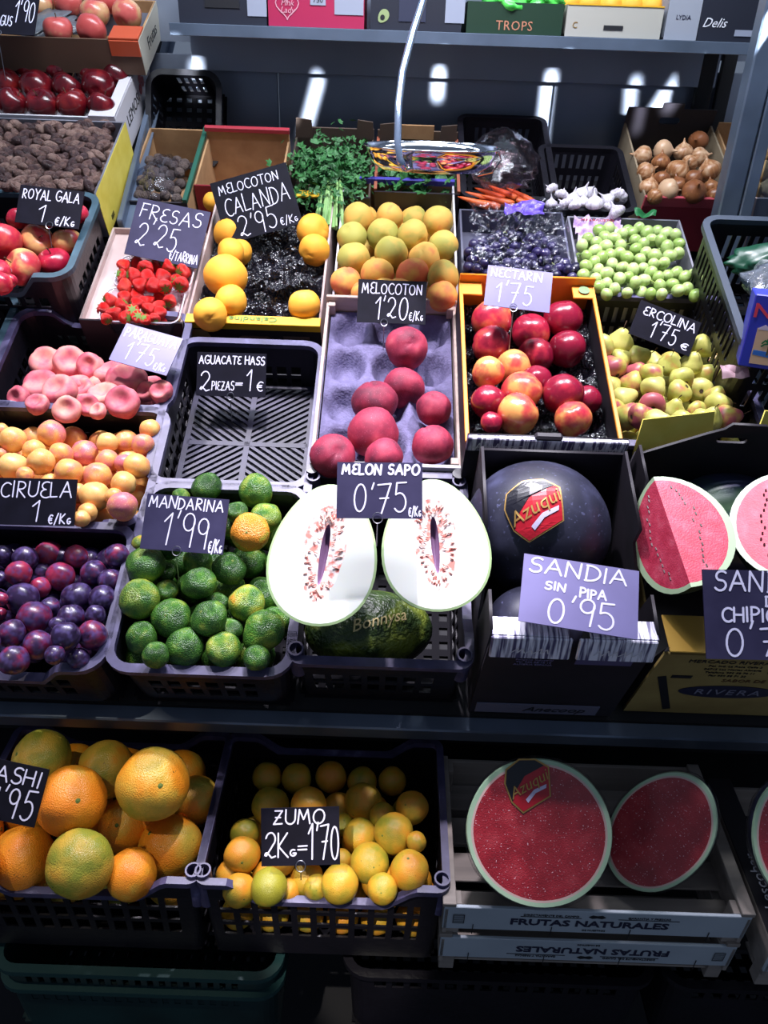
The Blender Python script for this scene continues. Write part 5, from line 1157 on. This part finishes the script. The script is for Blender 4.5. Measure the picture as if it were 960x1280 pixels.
b6, w6 = shelf_box('white_carton', 'narrow white end of a carton beside the black one on the wall shelf', 832, 872, .12, mat('shelf_white2', '#8f93a0', .6)); printed('LYDIA', .014, b6, upright(-.003) @ T3((.0, .05, 0)), mat('navy_ink'))
b7, w7 = shelf_box('black_carton', 'black carton with white script on the right end of the wall shelf', 874, 948, .12, navyb); printed('Delis', .03, b7, upright(-.003) @ T3((-.04, .04, 0)), whiteink, shear=.4); link('label', boxes([(.04, -.003, .02, .045, .002, .014)]), wl_, b7)
# ================================================================== PRICE SIGNS
sign('ROYAL GALA 1', [(19, 229), (101, 240), (103, 286), (25, 279)], lw + .05, 35, [('ROYAL GALA', .06, .66, .88, .26), ('1', .34, .1, .1, .42), ('e/Kg', .62, .04, .3, .24)], pin=(.55, .05))
sign('FRESAS 2,25', [(172, 248), (263, 264), (247, 337), (156, 316)], .07, 36, [('FRESAS', .08, .68, .82, .24), ("2'25", .1, .2, .55, .42), ('e/TARRINA', .6, .06, .38, .16, .0018)], 'mid')
sign('MELOCOTON CALANDA 2,95', [(263, 229), (361, 202), (375, 279), (283, 306)], .06, 30, [('MELOCOTON', .08, .77, .78, .15, .0022), ('CALANDA', .1, .42, .82, .26), ("2'95", .2, .04, .48, .33), ('e/Kg', .73, .05, .22, .13, .0018)])
sign('MELOCOTON 1,20', [(448, 349), (534, 352), (531, 406), (446, 402)], .06, 35, [('MELOCOTON', .06, .68, .88, .24), ("1'20", .26, .1, .46, .5), ('e/Kg', .76, .08, .2, .22, .0018)], pin=(.4, .11))
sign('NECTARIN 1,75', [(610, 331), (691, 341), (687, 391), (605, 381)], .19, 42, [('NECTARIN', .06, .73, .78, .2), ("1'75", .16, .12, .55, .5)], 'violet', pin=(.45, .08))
sign('ERCOLINA 1,75', [(806, 374), (880, 407), (858, 442), (781, 417)], .05, 35, [('ERCOLINA', .1, .66, .84, .24), ("1'75", .3, .12, .42, .48), ('e', .82, .1, .1, .18)])
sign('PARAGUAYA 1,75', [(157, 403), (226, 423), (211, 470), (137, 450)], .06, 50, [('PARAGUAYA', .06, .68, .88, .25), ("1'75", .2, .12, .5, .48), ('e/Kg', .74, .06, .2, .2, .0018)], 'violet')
sign('AGUACATE HASS 2 piezas 1', [(246, 440), (333, 442), (332, 497), (246, 494)], -.02, 30, [('AGUACATE HASS', .03, .74, .94, .18), ('2', .05, .12, .14, .48), ('PIEZAS', .22, .14, .32, .2, .002), ('=', .56, .2, .1, .18), ('1', .72, .12, .07, .46), ('e', .87, .12, .08, .22)], pin=(.5, .05))
sign('CIRUELA 1', [(-14, 597), (93, 599), (96, 658), (-12, 655)], .06, 38, [('CIRUELA', .12, .6, .82, .32), ('1', .5, .1, .08, .42), ('e/Kg', .7, .04, .26, .22)])
sign('MANDARINA 1,99', [(183, 617), (287, 624), (278, 694), (176, 685)], .07, 42, [('MANDARINA', .04, .76, .9, .2), ("1'99", .24, .08, .56, .58), ('e/Kg', .82, .02, .16, .24, .0022)], 'mid', pin=(.45, .06))
sign('MELON SAPO 0,75', [(421, 578), (528, 578), (528, 649), (421, 647)], 1.20, 40, [('MELON SAPO', .06, .78, .9, .18, .0034), ("0'75", .2, .1, .6, .5), ('e/Kg', .84, .04, .14, .18, .0018)], 'mid', pin=(.48, .04))
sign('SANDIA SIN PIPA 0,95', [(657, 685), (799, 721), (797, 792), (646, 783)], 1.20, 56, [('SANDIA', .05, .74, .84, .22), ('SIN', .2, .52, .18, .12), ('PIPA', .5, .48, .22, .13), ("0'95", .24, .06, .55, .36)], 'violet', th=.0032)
sign('SANDIA DE CHIPIONA 0,75', [(873, 712), (1016, 714), (1021, 827), (888, 823)], 1.18, 40, [('SANDIA', .1, .76, .84, .22), ('DE', .56, .6, .14, .1), ('CHIPIONA', .16, .42, .74, .15), ("0'75", .18, .05, .68, .32)], 'mid', th=.0034)
sign('GUASHI 1,95', [(-42, 940), (61, 962), (43, 1035), (-58, 1013)], 1.12, 40, [('GUASHI', .05, .66, .88, .26), ("1'95", .42, .1, .5, .48)], label='dark chalkboard price sign beside the big oranges at the left edge', pin=(.52, .02))
sign('ZUMO 2 Kg 1,70', [(327, 1011), (425, 1008), (424, 1081), (326, 1083)], 1.22, 35, [('ZUMO', .16, .72, .64, .24), ('2K', .04, .14, .3, .42), ('g', .36, .16, .08, .2), ('=', .46, .18, .12, .26), ("1'70", .6, .1, .38, .58)], pin=(.5, .02))
sign('GUS 1,90', [(-45, -12), (40, -8), (53, 45), (-38, 40)], .27, 40, [('GUS', .5, .2, .16, .24), ("1'90", .68, .3, .28, .5)], label='dark chalkboard price sign in the top left corner', pin=(.5, .1))
# ================================================================== HANGING SCALE PAN
chrome = mat('chrome', '#c8ccd4', .08, 1)
sc_ = root('hanging_scale', 'chrome scale pan hanging on a bent tubular arm before the back row', 'scale', Matrix.Translation(atz(540, 184, 1.64)))
V = []; Fc = []; prof = [(1.03, .003), (1.03, 0), (1.0, 0), (.97, -.012), (.9, -.03), (.78, -.042), (.5, -.046), (0.02, -.046)]; n = 48
for r_, z in prof:
    for i in range(n): t = 2 * pi * i / n; V.append((.139 * r_ * cos(t), .10 * r_ * sin(t), z))
for j in range(len(prof) - 1):
    for i in range(n): Fc.append((j * n + i, (j + 1) * n + i, (j + 1) * n + (i + 1) % n, j * n + (i + 1) % n))
o = link('pan', pmesh(V, Fc), chrome, sc_, smooth=True); m_ = o.modifiers.new('s', 'SOLIDIFY'); m_.thickness = .0012
P0 = sc_.location
arm = [Vector(atz(*p)) - P0 for p in ((540, -40, 1.62), (529, 0, 1.62), (516, 40, 1.6), (503, 90, 1.58), (498, 130, 1.57), (497, 178, 1.555), (500, 200, 1.56), (507, 212, 1.57))]
link('arm', tube(arm, .0075, 12), mat('bluish_tube', '#a8bcd8', .12, .85), sc_, smooth=True)
link('cross_arm', tube([Vector(atz(*p)) - P0 for p in ((507, 212, 1.57), (530, 208, 1.62), (600, 196, 1.66))], .004, 8), chrome, sc_, smooth=True)
hook = [Vector((.139 + .003 * 0, 0, -.002)), Vector((.146, 0, -.02)), Vector((.13, 0, -.044)), Vector((.10, 0, -.052))]
link('rim_wire', tube(hook, .0018, 6), chrome, sc_)
# ================================================================== LOWER SHELF
ls = root('lower_shelf', 'dark lower shelf under the rack carrying the orange crates', 'shelf', T3((0, .85, .19)))
link('shelf_plate', boxes([(0, .32, -.008, 2.6, .60, .012)]), dark_metal, ls)
def zpt(px, py, z): return hit(px, py, Vector((0, 0, z)), Vector((0, 0, 1)))
zr = .425; a1 = zpt(249, 1087, zr); b1_ = zpt(558, 1092, zr); Yf = (a1.y + b1_.y) / 2 - .022
big = [(-.072, -.05), (-.12, -.08), (-.165, -.13)]
def low_crate(label, x0, x1, **kw):
    return crate('plastic_crate', label, T3(((x0 + x1) / 2, Yf, zr)) @ R3(rad(3), 'X'), x1 - x0, .30, H=.225, dips={'front': .042, 'back': .042}, tubes='front', rc=.012, bands=[(-.165, -.135), (-.125, -.096), (-.086, -.058)], pattern=3, group='black plastic crates', rimw=.01, **kw)
wj = b1_.x - a1.x
low_crate('black plastic crate of juice oranges with wide slots and dipped front', a1.x + .004, b1_.x - .004)
low_crate('black plastic crate of big oranges on the lower shelf at left', a1.x - wj + .0, a1.x - .004)
def low_plane(w, tilt=25, y=.04, z=0): n = Vector((0, -sin(rad(tilt)), cos(rad(tilt)))); return (Vector((0, Yf + y, zr + z)) + n * w, n)
def org_R(i, p, q): return orient((q.uniform(-.8, .8), q.uniform(-1.2, .2), q.uniform(-.2, 1)), q.uniform(0, 6))
pile('orange', 'orange', 'orange', 'orange', 'left lower crate', [(160,270,112,-60,.2),(400,310,108,-40,.45),(583,365,136,300,.4),(745,425,92,-300,.5),(272,430,130,10,.8),(475,520,100,-60,.7),(85,655,125,10,.72),(305,670,128,20,.25),(645,605,120,0,.62),(500,710,95,-30,.75),(-100,560,110,0,.6),(-130,700,120,0,.6),(-20,430,100,-80,.5)],
  (0, 860, 3.048), plane=low_plane(.04, 32, .05), fwd=.012, adj=lambda a: 'yellow-green large orange' if a < .4 else 'deep orange large orange' if a > .68 else 'yellowish large orange', dmax=.1, ofn=org_R)
pile('juice_orange', 'juice_orange', 'orange', 'juice orange', 'lower juice crate', [(305,305,66,0,.3),(440,300,64,0,.55),(632,290,67,0,.5),(805,310,58,0,.5),(215,400,52,-10,.3),(205,478,64,0,.6),(620,410,62,0,.4),(740,400,70,0,.4),(655,505,70,0,.3),(795,530,69,0,.5),(300,590,66,0,.1),(420,555,58,-20,.3),(550,580,68,0,.5),(700,595,54,-10,.45),(195,600,58,-20,.5),(370,600,44,-30,.5),(465,590,44,-30,.3),(555,495,40,-30),(700,340,48,-30),(560,370,40,-30),(820,430,36,-30),(350,400,60,-40),(450,420,60,-40),(345,500,50,-40)],
  (230, 900, 2.8235), plane=low_plane(.0, 30, .04), fwd=.01, adj=lambda a: 'greenish small orange' if a < .35 else 'small orange', dmax=.06, ofn=org_R)
ML = T3(((a1.x + b1_.x) / 2, Yf, zr)) @ R3(rad(3), 'X'); q = rng('behind slots')
for i in range(6):
    for j in range(3):
        P = ML @ Vector((-.155 + .062 * i + .012 * (j % 2), .036 + .012 * (j == 1), -.045 - .055 * j))
        o = put('juice_orange', 'juice_orange', P, .0295, org_R(0, 0, q), f'small orange behind the slots, {ORD[i + 1]} from left in {ORD[j + 1]} layer down', 'orange', 'juice oranges behind the slots', q.uniform(.5, .9), i)
ML = T3((a1.x - wj / 2, Yf, zr)) @ R3(rad(3), 'X')
for i in range(4):
    P = ML @ Vector((-.14 + .094 * i, .056, -.095)); put('orange', 'orange', P, .045, org_R(0, 0, q), f'large orange behind the lower left crate slots, {ORD[i + 1]} from left', 'orange', 'large oranges behind the slots', [.6, .4, .25, .6][i], i)
under('juice_orange', 'juice_orange', 'orange', 'underlying small orange in juice crate', 'underlying juice oranges', -.15, .16, .09, .28, -.055, .03, 5, 3, .5, T3(((a1.x + b1_.x) / 2, Yf, zr)) @ R3(rad(3), 'X'))
under('orange', 'orange', 'orange', 'underlying large orange in left lower crate', 'underlying large oranges', -.17, .15, .1, .29, -.04, .047, 3, 2, .6, ML)
# two stacked wooden crates
zc_ = .408; c0 = zpt(556, 1135, zc_); c1 = zpt(941, 1146, zc_); Yc = (c0.y + c1.y) / 2; wc = c1.x - c0.x; cxm = (c0.x + c1.x) / 2
def wood_crate(label, M, w, d, h, txt, flip, tall, bh=.062):
    rt = root('wooden_crate', label, 'crate', M); pl = mat('printed_pale_board', stops=[(.3, '#98a2ac'), (.7, '#a9b3bd')], scale=6, rough=.6, rnd=0)
    link('printed_board', boxes([(0, .003, -bh / 2, w, .006, bh)], .001), pl, rt)
    for s in (-1, 1):
        for y in (.018, d - .018): link('corner_post', boxes([(s * (w / 2 - .016), y, -h / 2 + tall / 2, .026, .024, h + tall)], .001), wood_grey, rt)
        link('side_board', boxes([(s * (w / 2 - .004), d / 2, -.04 + tall * .5, .007, d, .07)], .001), wood_grey, rt)
        link('side_rail', boxes([(s * (w / 2 - .008), d / 2, .004, .022, d, .009)], .001), wood_grey, rt)
    link('back_board', boxes([(0, d - .004, -.04, w, .007, .08)], .001), wood_grey, rt)
    for i in range(4): link('base_slat', boxes([(0, .04 + i * (d - .08) / 3, -h + .02, w - .01, .055, .005)], .001), wood_grey, rt)
    Mx = upright(-.0008) @ T3((0, -bh / 2, 0)) @ (R3(pi, 'Z') if flip else Matrix())
    printed(txt, .023, rt, Mx @ T3((-.01, -.004, 0)), mat('navy_ink'), 'printed_name', width=w * .52, bold=.0006)
    for s, x in (('DIRECTAMENTE DEL CAMPO', -w * .15), ('GARANTIA Y FRESCAS', w * .17)): printed(s, .007, rt, Mx @ T3((x, .017, 0)), ink, 'small_print')
    printed('DE NUESTROS', .006, rt, Mx @ T3((0, -.022, 0)), ink, 'small_print')
    for x in (-w * .15, w * .17): link('printed_rule', boxes([(x, .0125, 0, w * .2, .0008, .0006)]), ink, rt, Mx)
    link('leaf_emblem', shape([(-.014, 0), (-.008, .005), (0, .003), (.008, .005), (.014, 0), (.008, -.004), (0, -.002), (-.008, -.004)], [], .0006), ink, rt, Mx @ T3((0.0, .017, 0)))
    link('stamp', strokes_mesh([[(-.008, -.01 + .004 * k), (.008, -.01 + .004 * k)] for k in range(6)] + [[(-.009, -.012), (-.009, .012), (.009, .012), (.009, -.012), (-.009, -.012)]], .0012), ink, rt, Mx @ T3((-w * .45, 0, 0)))
    for x in (-w * .4, -w * .14, w * .12, w * .38): link('staple', boxes([(x, -.0012, -bh + .002, .0012, .0008, .028)]), dark_metal, rt)
    return rt
MC = T3((cxm, Yc, zc_)) @ R3(rad(3), 'X')
wood_crate('pale wooden crate printed FRUTAS NATURALES holding two watermelon halves', MC, wc, .30, .085, 'FRUTAS NATURALES', False, .0)
wood_crate('lower wooden crate printed FRUTAS NATURALES upside down beneath the watermelon halves', MC @ T3((0, .0, -.09)), wc, .30, .11, 'FRUTAS NATURALES', True, .0, .06)
rb2 = wood_crate('partly visible wooden crate with black side board at the lower right edge', MC @ T3((wc + .03, -.035, -.035)), wc, .32, .115, 'FRUTAS', False, .0)
link('black_side_panel', boxes([(-wc / 2 + .02, .16, .008, .045, .34, .004)], .001), black_board, rb2)
printed('el escobar', .028, rb2, T3((-wc / 2 + .02, .11, .0105)) @ R3(pi / 2, 'Z'), whiteink, 'printed_name')
# watermelon halves wrapped in film
def half_water(label, M, a, b, depth, seed, mat_f=flesh_dark):
    rt = root('half_watermelon', label, 'watermelon', M); n = 56
    def o(t, k): w_ = 1 + .018 * noise.noise(Vector((cos(t) * 1.5, sin(t) * 1.5, seed))); return Vector((b * k * w_ * cos(t), a * k * w_ * sin(t), 0))
    V = [Vector((0, 0, 0))]; Fc = []
    L = 8
    for j in range(1, L + 1):
        for i in range(n): V.append(o(2 * pi * i / n, .9 * j / L))
    for i in range(n): Fc.append((0, 1 + i, 1 + (i + 1) % n))
    for j in range(L - 1):
        for i in range(n): p = 1 + j * n + i; p2 = 1 + j * n + (i + 1) % n; Fc.append((p, p + n, p2 + n, p2))
    link('flesh', pmesh(V, Fc), mat_f, rt, smooth=True)
    V = []; Fc = []
    for i in range(n): V += [o(2 * pi * i / n, .93), o(2 * pi * i / n, .985) , o(2 * pi * i / n, 1) + Vector((0, 0, -.004))]
    for i in range(n):
        k = (i + 1) % n; Fc += [(3 * i, 3 * i + 1, 3 * k + 1, 3 * k), (3 * i + 1, 3 * i + 2, 3 * k + 2, 3 * k + 1)]
    link('pale_rind', pmesh(V, Fc), mat('mint_rind', stops=[(.35, '#8fae90'), (.65, '#b4ccac')], scale=8, rough=.3, rnd=0), rt)
    V = []; Fc = [(2 * i, 2 * i + 1, 2 * ((i + 1) % n) + 1, 2 * ((i + 1) % n)) for i in range(n)]
    for i in range(n): V += [o(2 * pi * i / n, .9), o(2 * pi * i / n, .93)]
    link('white_rind', pmesh(V, Fc), mat('pinkish_white_rind', '#c8a8a0', .35), rt)
    V = []; Fc = []; L = 12
    for j in range(L + 1):
        ph = pi / 2 * j / L
        for i in range(n): p = o(2 * pi * i / n, cos(ph)); V.append((p.x, p.y, -.004 - depth * sin(ph)))
    for j in range(L):
        for i in range(n): Fc.append((j * n + i, (j + 1) * n + i, (j + 1) * n + (i + 1) % n, j * n + (i + 1) % n))
    link('rind', pmesh(V, Fc), rind_dark, rt, smooth=True)
    V = []; Fc = []; L = 10     # cling film stretched over the rind
    for j in range(L + 1):
        ph = pi / 2 * j / L * .98
        for i in range(n):
            p = o(2 * pi * i / n, cos(ph) * 1.035 + .02 * noise.noise(Vector((i * .8, j * 1.1, seed)))); V.append((p.x, p.y, -.002 - (depth + .005) * sin(ph)))
    for j in range(L):
        for i in range(n): Fc.append((j * n + i, (j + 1) * n + i, (j + 1) * n + (i + 1) % n, j * n + (i + 1) % n))
    link('cling_film', pmesh(V, Fc), film('cling', '#ffffff', .12, .12, .8, 40), rt, smooth=True)
    return rt
hw = half_water('wrapped red watermelon half with shield sticker, in the FRUTAS NATURALES crate', face_frame(674, 1040, 1.27, 42, -6, 8), .114, .117, .085, 1)
emblem(hw, .072, T3((-.012, .073, .001)) @ R3(.12, 'Z'), None)
half_water('darker wrapped red watermelon half without sticker, turned toward the stickered one', face_frame(824, 1040, 1.34, 34, -42, -14), .114, .078, .085, 2)
half_water('wrapped watermelon half cut off by the lower right edge of the view', face_frame(1018, 1050, 1.27, 40, 0, 0), .11, .10, .08, 3)
# stacked green and black crates underneath
for i in range(3):
    crate('plastic_crate', f'dark green slotted crate below the orange crates, {ORD[i + 1]} from the top', T3((a1.x - .13, Yf - .01, .178 - i * .055)), .50, .34, H=.2, body=green_plastic, rim=mat('green_rim', '#16383a', .45), bands=[(-.052, -.016)], pattern=2, group='dark green crates') if i < 2 else None
crate('plastic_crate', 'black slotted crate below the juice oranges and wooden crates', T3((.24, Yf + .01, .165)), .55, .34, H=.2, rim=black_plastic, bands=[(-.052, -.016)], pattern=3, group='black plastic crates')
crate('plastic_crate', 'black slotted crate at the bottom right corner', T3((.80, Yf + .01, .165)), .5, .34, H=.2, rim=black_plastic, bands=[(-.052, -.016)], pattern=3, group='black plastic crates')
